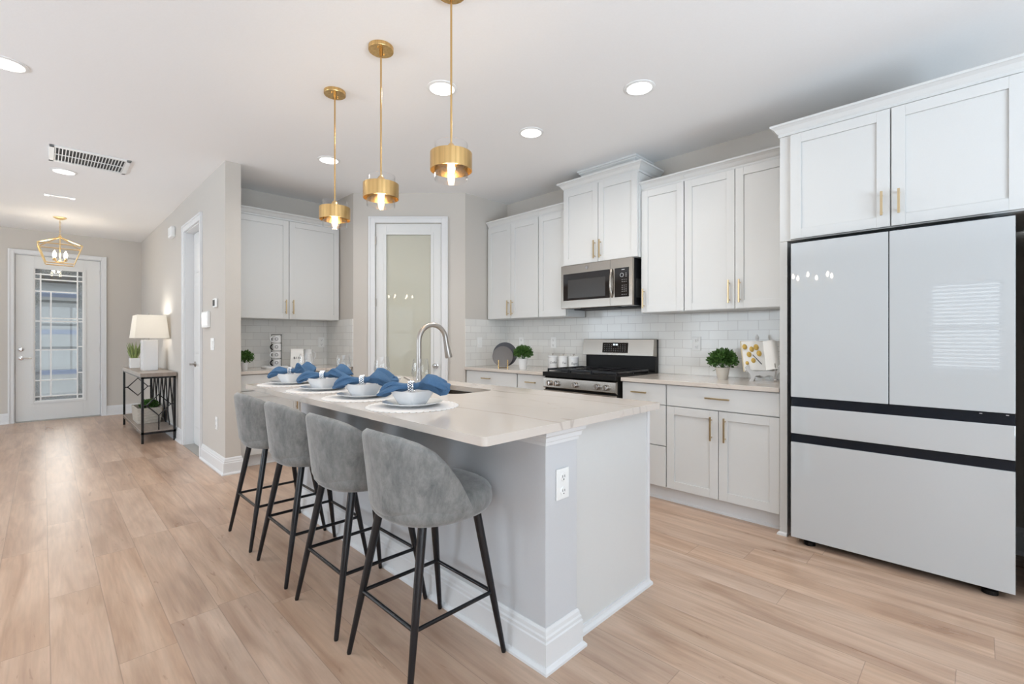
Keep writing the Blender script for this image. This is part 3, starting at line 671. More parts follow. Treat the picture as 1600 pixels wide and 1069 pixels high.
# ------------------------------------------------------------------ island
IX0, IX1, IY0, IY1 = .968, 2.108, 1.09, 3.53
def rrect(x0, x1, y0, y1, r, n=6):
    out = []
    for cx, cy, a in ((x1-r, y1-r, 0), (x0+r, y1-r, 90), (x0+r, y0+r, 180), (x1-r, y0+r, 270)):
        for k in range(n+1):
            t = radians(a+90*k/n); out.append((cx+r*cos(t), cy+r*sin(t)))
    return out
SX0, SX1, SY0, SY1 = 1.60, 1.91, 2.05, 2.66
isl = thing('kitchen_island', 'grey and white kitchen island with outlet on its end column', 'kitchen island', (1.7, 2.3, 0))
bm = bmesh.new()
def loop(pts, z): 
    v = [bm.verts.new((x, y, z)) for x, y in pts]; return v, [bm.edges.new((v[i], v[(i+1) % len(v)])) for i in range(len(v))]
vo, eo = loop(rrect(IX0, IX1, IY0, IY1, .02), CT); vi, ei = loop(rrect(SX0, SX1, SY0, SY1, .06), CT)
bmesh.ops.triangle_fill(bm, use_beauty=True, use_dissolve=False, edges=eo+ei)
for f in list(bm.faces):
    if f.normal.z < 0: f.normal_flip()
ret = bmesh.ops.extrude_face_region(bm, geom=list(bm.faces))
bmesh.ops.translate(bm, verts=[g for g in ret['geom'] if isinstance(g, bmesh.types.BMVert)], vec=(0, 0, CB-CT))
mb = MB(); mb.bm = bm
it = mb.build('countertop', 'quartz', bevel=.003)
tag(it, 'large white veined quartz slab on the kitchen island with sink cutout', 'countertop')
# island body
WX0, WX1 = 1.312, 1.50
MB().box(WX0, WX1, 1.137, 3.45, 0, CB-.001).build('knee_wall', 'islandgrey', isl, world=True)
bt = MB(); bt.box(WX1, 2.13, 1.172, 3.44, .0, .10).box(WX1, 1.585, 1.172, 3.44, .1, CB-.001).box(1.93, 2.13, 1.172, 3.44, .1, CB-.001)
bt.box(1.585, 1.93, 1.172, 2.03, .1, CB-.001).box(1.585, 1.93, 2.68, 3.44, .1, CB-.001)
bt.build('cabinet_body', 'cab', isl, world=True)
MB().sweep([(WX0, 3.45), (WX0, 1.137), (WX1, 1.137), (WX1, 1.172)], BASE).build('baseboard', 'trim', isl, world=True)
MB().sweep([(1.532, 1.172), (2.13, 1.172), (2.13, 1.22)], [(0, 0), (.018, 0), (.017, .012), (.008, .022), (.006, .034), (0, .034)]).build('shoe_moulding', 'trim', isl, world=True)
MB().box(2.112, 2.136, 1.166, 1.19, .03, CB-.001).build('corner_bead', 'trim', isl, world=True)
MB().sweep([(WX0, 3.45), (WX0, 1.137), (WX1, 1.137), (WX1, 1.172)], [(0, .826), (.006, .826), (.006, .838), (.014, .842), (.016, .858), (.026, .866), (.028, .884), (0, .884)]).build('neck_moulding', 'trim', isl, world=True)
# island kitchen-side fronts
for i, (y1, y0) in enumerate(((3.42, 2.82), (2.80, 1.92), (1.90, 1.20))):
    fo = MB(); ff = shaker_mb(0, y1-y0, .115, .87); fo = ff; bmesh.ops.transform(fo.bm, matrix=Matrix.Translation((2.152, y0, 0)) @ Matrix.Rotation(pi/2, 4, 'Z'), verts=fo.bm.verts)
    fo.build('door', 'cab', isl, world=True, bevel=.0012)
def outlet_mb(w=.073, h=.117):
    return MB().box(-w/2, w/2, -.006, 0, -h/2, h/2)
def outlet(label, loc, rz, kind='outlet', parent=None, gang=1, cat='outlet', name='wall_outlet'):
    w = .073*gang if gang == 1 else .116
    if parent is None: r = thing(name, label, cat, loc, rz)
    else:
        r = None
    pm = outlet_mb(w).build('cover_plate', 'plasticwhite', r, bevel=.002)
    if parent: pm.name = 'outlet'; pm.parent = parent; pm.location = Vector(loc)-parent_world(parent); pm.rotation_euler = (0, 0, rz); r = pm
    if kind == 'outlet':
        for z in (-.027, .027):
            s = MB().lathe([(.0165, 0), (.0165, .003), (.015, .0045), (0, .0045)], n=18, mat=Matrix.Translation((0, -.005, z)) @ Matrix.Rotation(pi/2, 4, 'X')).build('receptacle', 'plasticwhite', r)
            k = MB().box(-.0075, -.0052, -.0102, -.0094, z-.002, z+.007).box(.0052, .0075, -.0102, -.0094, z-.002, z+.007).lathe([(.0027, 0), (.0027, .001)], n=8, mat=Matrix.Translation((0, -.0094, z-.009)) @ Matrix.Rotation(pi/2, 4, 'X'))
            k.build('slots', 'slot', s if parent is None else r)
    else:
        for i in range(gang):
            x = (i-(gang-1)/2)*.046
            MB().box(x-.016, x+.016, -.011, -.005, -.033, .033).build('rocker', 'plasticwhite', r, bevel=.002)
    return r
outlet('', (1.406, 1.136, .668), 0, parent=isl)
outlet('white duplex outlet in the backsplash above the leafy potted plant', (XW-.0125, 1.70, 1.18), RZ)
outlet('white outlet in the backsplash above the canisters', (XW-.0125, 3.27, 1.18), RZ)
outlet('white outlet in the backsplash behind the dark plates', (XW-.0125, 3.75, 1.18), RZ)
outlet('white rocker switch in the tiled return beside the pantry corner', (3.47, YE-.0125, 1.18), 0, 'switch', cat='light switch', name='light_switch')
outlet('white outlet in the coffee nook backsplash right of the bag', (2.33, YC-.0125, 1.18), 0)
outlet('white two-rocker light switch on the hall wall end beside the closet door', (XH-.0005, 5.22, 1.17), RZ, 'switch', gang=2, cat='light switch', name='light_switch')
outlet('white outlet low on the hall wall end above the baseboard', (XH-.0005, 5.07, .43), RZ)
t = thing('keypad', 'white square security keypad beside the closet door casing', 'keypad', (XH, 5.43, 1.41), RZ)
MB().box(-.12, .12, -.028, 0, -.08, .08).build('housing', 'plasticwhite', t, bevel=.006); MB().box(-.10, .10, -.0295, -.028, -.05, .06).build('screen', 'porcelain', t)
t = thing('thermostat', 'small rounded thermostat high on the hall wall end', 'thermostat', (XH, 5.08, 1.557), RZ)
MB().box(-.055, .055, -.024, 0, -.045, .045).build('housing', 'plasticwhite', t, bevel=.018); MB().box(-.035, .035, -.0255, -.024, -.028, .028).build('screen', 'slot', t, bevel=.004)
t = thing('door_chime', 'white door chime box high on the hall wall', 'door chime', (XH, 7.1, 2.54), RZ)
MB().box(-.09, .09, -.05, 0, -.065, .065).build('housing', 'plasticwhite', t, bevel=.012); MB().box(-.05, .05, -.053, -.05, -.04, -.03).build('slot_grille', 'trim', t)

# sink and faucet
sk = thing('kitchen_sink', 'stainless undermount sink set in the island countertop', 'sink', (1.755, 2.355, .69))
bm = bmesh.new(); A = rrect(SX0+.001, SX1-.001, SY0+.001, SY1-.001, .06); B_ = rrect(SX0+.012, SX1-.012, SY0+.012, SY1-.012, .07)
mb = MB(); rows = [[(x, y, CB-.001) for x, y in A], [(x, y, .71) for x, y in rrect(SX0+.006, SX1-.006, SY0+.006, SY1-.006, .06)], [(x, y, .695) for x, y in rrect(SX0+.025, SX1-.025, SY0+.025, SY1-.025, .06)]]
V = mb.grid(rows, True); mb.bm.faces.new(V[-1]); mb.build('basin', 'steel', sk, world=True, smooth=True)
MB().lathe([(.04, .696), (.038, .700), (.02, .700), (.018, .697), (0, .697)], (1.755, 2.355), 24).build('drain', 'chrome', sk, world=True, smooth=True)
fc = thing('kitchen_faucet', 'brushed nickel gooseneck faucet beside the island sink', 'faucet', (1.545, 2.31, CT))
m = MB(); m.lathe([(.028, 0), (.028, .006), (.022, .012), (.018, .03), (.018, .09), (.016, .10)], n=24); m.build('base', 'nickel', fc, smooth=True)
pts = [(0, 0, .08), (0, 0, .29)]
for k in range(1, 13): a = pi-pi*k/13*1.08; pts.append((.097+.097*cos(a), 0, .293+.097*sin(a)))
m = MB(); m.tube(pts, .0148, 14); m.build('gooseneck', 'nickel', fc, smooth=True)
e0 = Vector(pts[-1]); dn = Vector((.022, 0, -.1)).normalized()
m = MB(); m.tube([e0, e0+dn*.02, e0+dn*.095, e0+dn*.105], [.0145, .0155, .0225, .021], 16); m.build('spray_head', 'nickel', fc, smooth=True)
m = MB(); m.tube([(0, 0, .055), (-.01, .035, .055), (-.015, .05, .055)], [.012, .017, .018], 14); m.tube([(-.012, .042, .055), (-.05, .08, .085)], [.008, .006], 10); m.build('side_lever', 'nickel', fc, smooth=True)

# ------------------------------------------------------------------ bar stools
def make_stool(label, loc):
    r = thing('bar_stool', label, 'bar stool', loc, 0, 'grey velvet bar stools along the island')
    # seat cushion
    def se(a, n=2.5): c_, s_ = cos(a), sin(a); return (abs(c_)**(2/n)*(1 if c_ > 0 else -1), abs(s_)**(2/n)*(1 if s_ > 0 else -1))
    rows = []; NS = 40
    for f, z in ((0, .562), (.80, .562), (.93, .568), (.985, .585), (1, .61), (.985, .635), (.94, .652), (.85, .664), (.6, .673), (.3, .676), (0, .677)):
        rows.append([(.018+.222*f*se(2*pi*k/NS)[0], .222*f*se(2*pi*k/NS)[1], z) for k in range(NS)])
    m = MB(); m.grid(rows, True); bmesh.ops.remove_doubles(m.bm, verts=m.bm.verts, dist=1e-5); m.build('seat', 'velvet', r, smooth=80)
    # wrap-around back
    T = [(0, .897), (15, .894), (30, .885), (45, .866), (58, .836), (70, .788), (80, .732), (88, .676), (94, .632), (98, .607)]
    def ztop(a):
        a = abs(a)
        for (a0, z0), (a1, z1) in zip(T, T[1:]):
            if a <= a1: t = (a-a0)/(a1-a0); return z0+(z1-z0)*t
        return T[-1][1]
    def R(z):
        t = (z-.565)/(.90-.565); return .196+.05*min(1, max(0, t*6))**.6*.55+.036*t
    outer, inner = [], []
    NA = 56; NZ = 26
    for i in range(NA+1):
        a = -98+196*i/NA; zt = ztop(a); zb = .572+.018*(abs(a)/98)**2
        co, ci = [], []
        for j in range(NZ+1):
            t = j/NZ; z = zb+(zt-zb)*t; ro = R(z); edge = max(0, (t-.90)/.10); eb = max(0, (.14-t)/.14); th = .042
            ro2 = ro-.5*th*(1-sqrt(max(0, 1-edge**2)))-.012*eb**2; ri2 = ro-th+.5*th*(1-sqrt(max(0, 1-edge**2)))
            ca, sa = cos(radians(a)), sin(radians(a))
            co.append((.01-ro2*ca, ro2*sa, z)); ci.append((.01-ri2*ca, ri2*sa, z))
        outer.append(co+ci[::-1])
    m = MB(); V = m.grid(outer, True); m.bm.faces.new(V[0][::-1]); m.bm.faces.new(V[-1]); m.build('backrest', 'velvet', r, smooth=60)
    # seam piping on the top rim
    rim = []
    for i in range(NA+1):
        a = -98+196*i/NA; z = ztop(a); ro = R(z)-.018; rim.append((.01-ro*cos(radians(a)), ro*sin(radians(a)), z+.001))
    MB().box(-.12, .12, -.12, .12, .557, .563).build('seat_plate', 'blackmetal', r)
    feet = []
    for sx in (-1, 1):
        for sy in (-1, 1):
            top = Vector((sx*.123, sy*.143, .566)); ft = Vector((.209 if sx > 0 else -.222, sy*.208, 0)); feet.append((top, ft))
            MB().tube([top, top.lerp(ft, .35), ft+Vector((0, 0, .006)), ft], [.0165, .0155, .0095, .008], 16).build('leg', 'blackmetal', r, smooth=True)
    q = [t_.lerp(f_, (.556-.235)/.556) for t_, f_ in feet]; q = [q[0], q[1], q[3], q[2]]
    m = MB()
    for i in range(4): m.tube([q[i], q[(i+1) % 4]], .0078, 10)
    m.build('footrest', 'blackmetal', r, smooth=True)
    return r
SXC = 1.062
s0 = make_stool('grey velvet bar stool nearest the camera at the outlet end of the island', (SXC, 1.525, 0))
for y, lab in ((2.055, 'grey velvet bar stool second from the outlet end of the island'), (2.61, 'grey velvet bar stool third from the outlet end of the island'), (3.165, 'grey velvet bar stool farthest along the island nearest the coffee nook')):
    dup(s0, (SXC, y, 0), lab)

# ------------------------------------------------------------------ place settings
ordn = ['nearest', 'second', 'third', 'farthest']
sets = [(1.19, 1.83), (1.19, 2.29), (1.19, 2.785), (1.19, 3.30)]
where = ['before the nearest stool', 'second from the outlet end', 'third from the outlet end', 'farthest from the outlet end']
def make_mat(lab, loc):
    r = thing('placemat', lab, 'placemat', loc, 0, 'round placemats on the island')
    m = MB(); prof = [(0, .004)]
    for k in range(1, 25): prof.append((k*.0078, .0045 if k % 2 else .0032))
    m.lathe([(0, 0), (.19, 0), (.191, .002)]+prof[::-1], n=48); m.build('woven_disc', 'mat', r, smooth=True)
    e = MB()
    for k in range(44): a = 2*pi*k/44; e.lathe([(.0125, .0005), (.0125, .003), (.008, .004), (0, .004)], (.196*cos(a), .196*sin(a)), 10)
    e.build('scalloped_edge', 'mat', r); return r
def make_plate(lab, loc):
    return tag(MB().lathe([(0, 0), (.075, 0), (.078, .003), (.128, .014), (.134, .017), (.134, .019), (.128, .018), (.080, .0075), (.07, .005), (0, .005)], n=56).build('dinner_plate', 'porcelain', smooth=True), lab, 'plate', 'white dinner plates on the island')
def make_bowl():
    m = MB(); rows = []
    def sq(r, z, n=7):
        out = []
        for k in range(64):
            a = 2*pi*k/64; c_, s_ = cos(a), sin(a); out.append((r*abs(c_)**(2/n)*(1 if c_ > 0 else -1), r*abs(s_)**(2/n)*(1 if s_ > 0 else -1), z))
        return out
    for r_, z in ((.0, 0), (.046, 0), (.050, .003), (.062, .028), (.078, .060), (.080, .063), (.076, .063), (.059, .030), (.046, .009), (0, .007)): rows.append(sq(r_, z))
    m.grid(rows, True); bmesh.ops.remove_doubles(m.bm, verts=m.bm.verts, dist=1e-5); return m.build('square_bowl', 'porcelain', smooth=35)
def make_napkin(seed):
    """blue napkin drawn through a ring, lying along local x"""
    rnd = random.Random(seed); ph = [rnd.uniform(0, 6.28) for _ in range(8)]
    tri = lambda v: 2*abs(((v/pi) % 2)-1)-1          # sharp creases
    rows = []; NX, NA = 64, 72
    for i in range(NX+1):
        t = i/NX; x = -.160+.305*t; u = abs(x)
        g = min(1, max(0, (u-.010)/.075)); g = g*g*(3-2*g)
        if x < 0:
            end = max(0, (-x-.085)/.075); k_ = sqrt(max(0.0, 1-end**2.2)); w = .019+.036*g; h = .015+.010*g; zc = .004*g-.030*end**1.5-.004*g
        else:
            end = max(0, (x-.075)/.07); k_ = 1-.25*end**2; w = .019+.050*g; h = .015+.010*g; zc = .016*g-.042*end**1.6
        row = []
        for k in range(NA):
            a = 2*pi*k/NA
            fold = 1+g*(.20*tri(3*a+ph[0]+x*14)+.12*tri(6*a+ph[1]-x*22)+.05*sin(13*a+ph[2]))
            yy = w*k_*cos(a)*fold; zz = h*k_*sin(a)*fold
            if x > 0: zz += g*(.018*tri(yy*72+ph[3])-.012*tri(yy*34+x*25+ph[5])); yy += .010*g*sin(x*40+ph[6])
            else: zz += g*.009*tri(yy*70+ph[4]+x*12)
            lo = -.020-.032*end
            zt = zz+zc
            if zt < lo: zt = lo
            row.append((x+.014*g*sin(2*a+ph[4])*(1 if x > 0 else .5)+(.016*end*tri(yy*55+ph[7]) if x > 0 else 0), yy, zt))
        rows.append(row)
    m = MB(); V = m.grid(rows, True); m.bm.faces.new(V[0][::-1])
    c = m.bm.verts.new((.115, 0, -.01))
    for k in range(NA): m.bm.faces.new((V[-1][k], V[-1][(k+1) % NA], c))
    return m
def ring_mb():
    m = MB(); rnd = random.Random(3)
    for rr in (-.011, .011):
        m.tube([(rr-.005, .0235*cos(2*pi*k/24), .0235*sin(2*pi*k/24)) for k in range(25)], .0022, 6, caps=False)
    for k in range(14):
        a = 2*pi*k/14
        for j, xx in enumerate((-.007, 0, .007)):
            aa = a+(j % 2)*pi/14
            m.lathe([(0, -.0042), (.0038, -.002), (.0042, 0), (.0038, .002), (0, .0042)], n=8, mat=Matrix.Translation((xx-.005, .0245*cos(aa), .0245*sin(aa))))
    return m
bowl_me = None
for i, (x, y) in enumerate(sets):
    w = where[i]
    if i == 0:
        pm0 = make_mat('white scalloped round placemat on the island '+w, (x, y, CT)); pl0 = make_plate('white round dinner plate on placemat '+w, None); pl0.location = (x, y, CT+.0045)
        bw0 = tag(make_bowl(), 'white squared bowl holding a blue napkin '+w, 'bowl', 'white squared bowls on the island'); bw0.location = (x, y, CT+.0105); bw0.rotation_euler = (0, 0, radians(12))
        rg0 = tag(ring_mb().build('napkin_ring', 'chrome', smooth=True), 'silver beaded napkin ring on the blue napkin '+w, 'napkin ring', 'beaded silver napkin rings')
        rg0.location = (x, y, CT+.090); rg0.rotation_euler = (0, radians(-4), -pi/4)
    else:
        dup(pm0, (x, y, CT), 'white scalloped round placemat on the island '+w)
        o = dup(pl0, (x, y, CT+.0045), 'white round dinner plate on placemat '+w)
        o = dup(bw0, (x, y, CT+.0105), 'white squared bowl holding a blue napkin '+w)
        o = dup(rg0, (x, y, CT+.090), 'silver beaded napkin ring on the blue napkin '+w)
    nk = tag(make_napkin(11+i*5).build('napkin', 'napkin', smooth=75), 'blue linen napkin gathered in a ring across the bowl '+w, 'napkin', 'blue napkins on the island')
    nk.location = (x, y, CT+.090); nk.rotation_euler = (0, radians(-4), -pi/4)

wg = MB(); pr = [(.034, 0), (.034, .0015), (.012, .004), (.004, .008), (.0035, .055), (.006, .066), (.022, .078), (.040, .098), (.047, .125), (.044, .16), (.037, .20), (.0362, .20), (.0432, .16), (.0462, .125), (.0392, .099), (.021, .080), (0, .070)]
wg.lathe(pr, n=32); wgo = wg.build('wine_glass', 'glass', smooth=True)
tag(wgo, 'clear stemmed wine glass on the island beside the faucet', 'wine glass', 'wine glasses on the island'); wgo.location = (1.42, 2.108, CT)
for (x, y), lab in (((1.42, 2.51), 'clear stemmed wine glass in front of the pantry door'), ((1.39, 2.95), 'clear stemmed wine glass in front of the coffee nook side wall'), ((1.33, 3.42), 'clear stemmed wine glass at the far end in front of the bag')):
    dup(wgo, (x, y, CT), lab)
o = tag(MB().lathe([(.035, 0), (.04, .004), (.062, .03), (.068, .055), (.066, .055), (.058, .03), (.034, .008), (0, .007)], n=36).build('soap_dish_bowl', 'porcelain', smooth=True), 'small round white bowl on the island behind the napkins near the faucet', 'bowl'); o.location = (1.60, 2.66+.06, CT)

# ------------------------------------------------------------------ pendants
def make_pendant(label, loc):
    r = thing('pendant_light', label, 'pendant light', loc, 0, 'brass drum pendants over the island')
    MB().lathe([(.066, H-.022), (.067, H-.02), (.067, H-.001)], n=40).build('canopy', 'brass', r, smooth=True)
    m = MB()
    for a in (.6, .6+pi): m.lathe([(.004, H-.028), (.004, H-.022)], (.035*cos(a), .035*sin(a)), 8)
    m.lathe([(.009, H-.05), (.009, H-.022)], n=12); m.build('canopy_screws', 'brass', r, smooth=True)
    zt, zb = 2.112, 1.947
    MB().tube([(0, 0, H-.03), (0, 0, zt-.03)], .0048, 10).build('stem', 'brass', r, smooth=True)
    R0 = .076
    MB().lathe([(R0, zb), (R0, zt), (R0-.003, zt), (R0-.003, zb)], n=44, close=True).build('glass_cylinder', 'glass', r, smooth=True)
    b0, b1, RB = 1.990, 2.068, .0955
    MB().lathe([(RB, b0), (RB, b1), (RB-.003, b1), (RB-.003, b0)], n=48, close=True).build('brass_band', 'brass', r, smooth=True)
    m = MB()
    for k in range(4): a = k*pi/2+.7; m.tube([(.02*cos(a), .02*sin(a), 2.063), ((RB-.002)*cos(a), (RB-.002)*sin(a), 2.060)], .0025, 6)
    m.lathe([(.02, 2.045), (.02, 2.10), (.008, 2.115)], n=20); m.build('socket', 'brass', r, smooth=True)
    MB().lathe([(.008, 2.047), (.010, 2.04), (.016, 2.015), (.017, 1.998), (.012, 1.975), (0, 1.962)], n=20).build('bulb', 'filament', r, smooth=True)
    lt = bpy.data.lights.new('pendant_glow', 'POINT'); lt.energy = 3; lt.color = (1, .80, .55); lt.shadow_soft_size = .025
    lo = bpy.data.objects.new('bulb_light', lt); COL.objects.link(lo); lo.parent = r; lo.location = (0, 0, 1.945)
    return r
p0 = make_pendant('brass drum pendant light nearest the camera over the island', (1.32, 1.713, 0))
dup(p0, (1.31, 2.325, 0), 'brass drum pendant light in the middle of the three over the island')
dup(p0, (1.335, 2.955, 0), 'brass drum pendant light farthest over the island near the coffee nook')

# ------------------------------------------------------------------ ceiling things
def make_down(label, loc, group=None):
    r = thing('recessed_light', label, 'ceiling light', loc, 0, 'round recessed ceiling lights')
    MB().lathe([(.078, -.001), (.078, -.008), (.096, -.004), (.097, -.0005)], n=36, close=True).build('trim_ring', 'plasticwhite', r, smooth=True)
    MB().lathe([(0, -.006), (.078, -.006), (.078, -.001), (0, -.001)], n=36).build('lens', 'downlens', r)
    area_light('downlight_glow', (0, 0, -.012), (0, 0, -1), .14, .14, 6.5, (1, .96, .91), r, 'DISK', radians(150))
    return r
dl = [((1.80, 2.43), 'round recessed light behind the nearest pendant stem'), ((2.684, 1.538), 'round recessed light nearest the refrigerator cabinet'), ((2.674, 2.464), 'round recessed light above the range aisle'),
      ((1.807, 4.12), 'round recessed light in front of the coffee nook'), ((-.15, 4.0), 'round recessed light cut by the left picture edge'), ((.142, 6.19), 'round recessed light in the hall beside the return vent')]
d_0 = make_down(dl[0][1], (*dl[0][0], H))
for (x, y), lab in dl[1:]: dup(d_0, (x, y, H), lab)
# return air grille
v = thing('ceiling_vent', 'white return air grille with dark slots in the hall ceiling', 'air vent', (.30, 5.63, H))
vx, vy = .265, .235; m = MB()
m.box(-vx, vx, -vy, -vy+.035, -.012, 0).box(-vx, vx, vy-.035, vy, -.012, 0).box(-vx, -vx+.035, -vy, vy, -.012, 0).box(vx-.035, vx, -vy, vy, -.012, 0)
m.build('frame', 'plasticwhite', v, bevel=.003)
MB().box(-vx+.03, vx-.03, -vy+.03, vy-.03, -.0015, -.0005).build('dark_backing', 'slot', v)  # flat dark sheet in place of the shade inside the duct
m = MB(); n = 22
for k in range(n): x = -vx+.04+(2*vx-.08)*k/(n-1); m.box(x-.0028, x+.0028, -vy+.03, vy-.03, -.011, -.003)
m.box(-vx+.03, vx-.03, -.0022, .0022, -.0115, -.004); m.build('slats', 'plasticwhite', v)
v = thing('ceiling_register', 'slim white ceiling fixture between the vent and the lantern', 'ceiling fixture', (.135, 7.30, H))
MB().box(-.125, .125, -.03, .03, -.008, 0).build('plate', 'plasticwhite', v, bevel=.003)
for s in (-1, 1): MB().box(s*.105-.018, s*.105+.018, -.022, .022, -.012, -.008).build('glow_end', 'downlens', v)  # ends made to glow as bright spots; the register holds no lamp

# lantern
lc = (.16, 8.585, 0)
ln = thing('lantern_pendant', 'gold open-cage lantern hanging in front of the entry door', 'lantern', lc)
MB().lathe([(.0, H-.035), (.03, H-.03), (.065, H-.008), (.066, H-.001)], n=32).build('canopy', 'lanternbrass', ln, smooth=True)
m = MB(); z = H-.03; k = 0
while z > 2.60:
    pts = [((.008*cos(a) if k % 2 else 0), (0 if k % 2 else .008*cos(a)), z-.016+.018*sin(a)) for a in [2*pi*j/12 for j in range(13)]]
    m.tube(pts, .0022, 5, caps=False); z -= .026; k += 1
m.build('chain', 'lanternbrass', ln, smooth=True)
m = MB(); a, c_, zT, zB, zA = .21, .135, 2.44, 2.205, 2.56; w = .0065
ct = [(-a, -a, zT), (a, -a, zT), (a, a, zT), (-a, a, zT)]; cb = [(-c_, -c_, zB), (c_, -c_, zB), (c_, c_, zB), (-c_, c_, zB)]
for i in range(4):
    j = (i+1) % 4
    m.tube([ct[i], ct[j]], w, 4); m.tube([cb[i], cb[j]], w, 4); m.tube([ct[i], cb[i]], w, 4); m.tube([ct[i], (0, 0, zA)], w, 4)
m.build('cage', 'lanternbrass', ln)
m = MB(); m.tube([(0, 0, 2.585), (0, 0, 2.235)], .007, 10); m.lathe([(0, 2.21), (.012, 2.22), (.02, 2.24), (.008, 2.26)], n=14); m.lathe([(.02, zA), (.012, zA+.02), (.006, zA+.03)], n=14)
for k in range(4):
    a_ = pi/4+k*pi/2; m.tube([(0, 0, 2.245), (.04*cos(a_), .04*sin(a_), 2.232), (.075*cos(a_), .075*sin(a_), 2.255)], .004, 6)
    m.lathe([(.010, 2.25), (.022, 2.262), (.010, 2.266), (.010, 2.285), (.008, 2.285)], (.075*cos(a_), .075*sin(a_)), 12)
m.build('stem_and_arms', 'lanternbrass', ln, smooth=True)
for k in range(4):
    a_ = pi/4+k*pi/2; MB().lathe([(.008, 2.285), (.017, 2.305), (.019, 2.325), (.012, 2.35), (.004, 2.372), (0, 2.375)], (.075*cos(a_), .075*sin(a_)), 16).build('bulb', 'bulb', ln, smooth=True)
lt = bpy.data.lights.new('lantern_glow', 'POINT'); lt.energy = 5; lt.color = (1, .90, .76); lt.shadow_soft_size = .06
lo = bpy.data.objects.new('lantern_light', lt); COL.objects.link(lo); lo.parent = ln; lo.location = (0, 0, 2.40)

# dining chandelier, seen mirrored in the refrigerator and pantry glass
ch = thing('chandelier', 'candle-style chandelier hanging over the dining area, mirrored in the glass', 'chandelier', (-1.70, 1.76, 0))
m = MB(); m.tube([(0, 0, H), (0, 0, 1.98)], .008, 8); m.lathe([(.06, H-.03), (.06, H-.001)], n=24)
for k in range(6):
    a_ = k*pi/3; m.tube([(0, 0, 2.0), (.12*cos(a_), .12*sin(a_), 1.96), (.25*cos(a_), .25*sin(a_), 2.04)], .007, 6); m.lathe([(.011, 2.04), (.011, 2.11)], (.25*cos(a_), .25*sin(a_)), 10)
m.build('frame', 'lanternbrass', ch, smooth=True)
for k in range(6):
    a_ = k*pi/3; MB().lathe([(.008, 2.11), (.02, 2.135), (.014, 2.165), (0, 2.19)], (.25*cos(a_), .25*sin(a_)), 12).build('bulb', 'bulb', ch, smooth=True)

# ------------------------------------------------------------------ refrigerator
fr = thing('refrigerator', 'white glass french-door refrigerator with black trim', 'refrigerator', (3.5, .346, 0))
FX = 3.16; FY0, FY1 = -.112, .804
MB().box(FX+.028, XW-.03, FY0+.004, FY1-.004, .03, 1.80).build('cabinet_body', 'fridgeblack', fr, world=True, bevel=.004)
for y0, y1 in ((.347, FY1), (FY0, .343)):
    dd = MB().box(FX, FX+.006, y0, y1, .876, 1.790).build('door', 'fridgeglass', fr, world=True, bevel=.002)
    MB().box(FX+.006, FX+.028, y0+.002, y1-.002, .868, 1.795).build('door_core', 'fridgeblack', dd, world=False).location = (0, 0, 0) if False else (-3.5, -.346, 0)
MB().box(FX, FX+.02, FY0, FY1, .660, .820).build('drawer', 'fridgeglass', fr, world=True, bevel=.002)
MB().box(FX, FX+.02, FY0, FY1, .042, .608).build('freezer_drawer', 'fridgeglass', fr, world=True, bevel=.002)
m = MB(); m.box(FX+.012, FX+.03, FY0, FY1, .820, .874).box(FX+.012, FX+.03, FY0, FY1, .608, .658); m.build('grip_channels', 'fridgeblack', fr, world=True)
m = MB()
for k in (0, 4): m.box(FX+.009, FX+.0125, FY0+.02+k*.022, FY0+.03+k*.022, .864, .867)
m.build('glint_marks', 'chrome', fr, world=True)  # chrome dots stand in for tiny bright reflections
for y in (.72, -.03): MB().lathe([(.03, 0), (.03, .02), (.02, .03)], (FX+.06, y), 16).build('foot', 'black', fr, world=True)

# ------------------------------------------------------------------ microwave  (local frame like cabinets)
def steelbox(m): return m
mw = thing('microwave', 'stainless over-the-range microwave with dark window', 'microwave', (3.50, 2.838, 1.495), RZ)
w_, h_, d_ = .768, .415, .40
MB().box(.003, w_-.003, .03, d_, .012, h_).build('body', 'blackmetal', mw, bevel=.003)
MB().box(0, w_, .0, .03, .010, h_).build('front_panel', 'steel', mw, bevel=.004)
MB().box(.03, .545, -.003, .002, .085, .335).build('window', 'blackglass', mw, bevel=.002)
m = MB(); m.box(.085, .50, -.0035, -.002, .105, .275); m.build('window_mesh', plain('mesh_screen', (.03, .026, .022, 1), .25), mw)
cp = MB().box(.595, .735, -.003, .002, .085, .335).build('control_panel', 'blackglass', mw, bevel=.002)
pts = [(.568, -.006-.022*sin(pi*t), .085+.25*t) for t in [k/12 for k in range(13)]]
MB().tube(pts, [.006]+[.011]*11+[.006], 10).build('handle', 'steel', mw, smooth=True)
m = MB()
m.tube([(.668+.016*cos(a), -.004, .272+.016*sin(a)) for a in [2*pi*k/20 for k in range(21)]], .0022, 6, caps=False)
rr = random.Random(4)
for iz, z in enumerate((.232, .215, .183, .166, .149, .132, .105)):
    for x in (.672, .691, .710): m.box(x-.004, x+.004, -.0045, -.003, z-.002, z+.002)
for x, z in ((.7, .285), (.7, .272), (.7, .259)): m.box(x+.005, x+.014, -.0045, -.003, z-.002, z+.002)
m.box(.665, .695, -.0045, -.003, .314, .321); m.build('buttons', plain('keypad_print', (.45, .45, .45, 1), .6), cp)
m = MB(); m.lathe([(.015, 0), (.015, .002), (0, .002)], n=24, mat=Matrix.Translation((.30, -.0005, .376)) @ Matrix.Rotation(pi/2, 4, 'X'))
lg = m.build('round_badge', plain('badge_grey', (.25, .23, .22, 1), .3, .8), mw)
m = MB(); m.tube([(.30+.010*cos(a), -.003, .376+.010*sin(a)) for a in [2*pi*k/20 for k in range(21)]], .001, 5, caps=False)
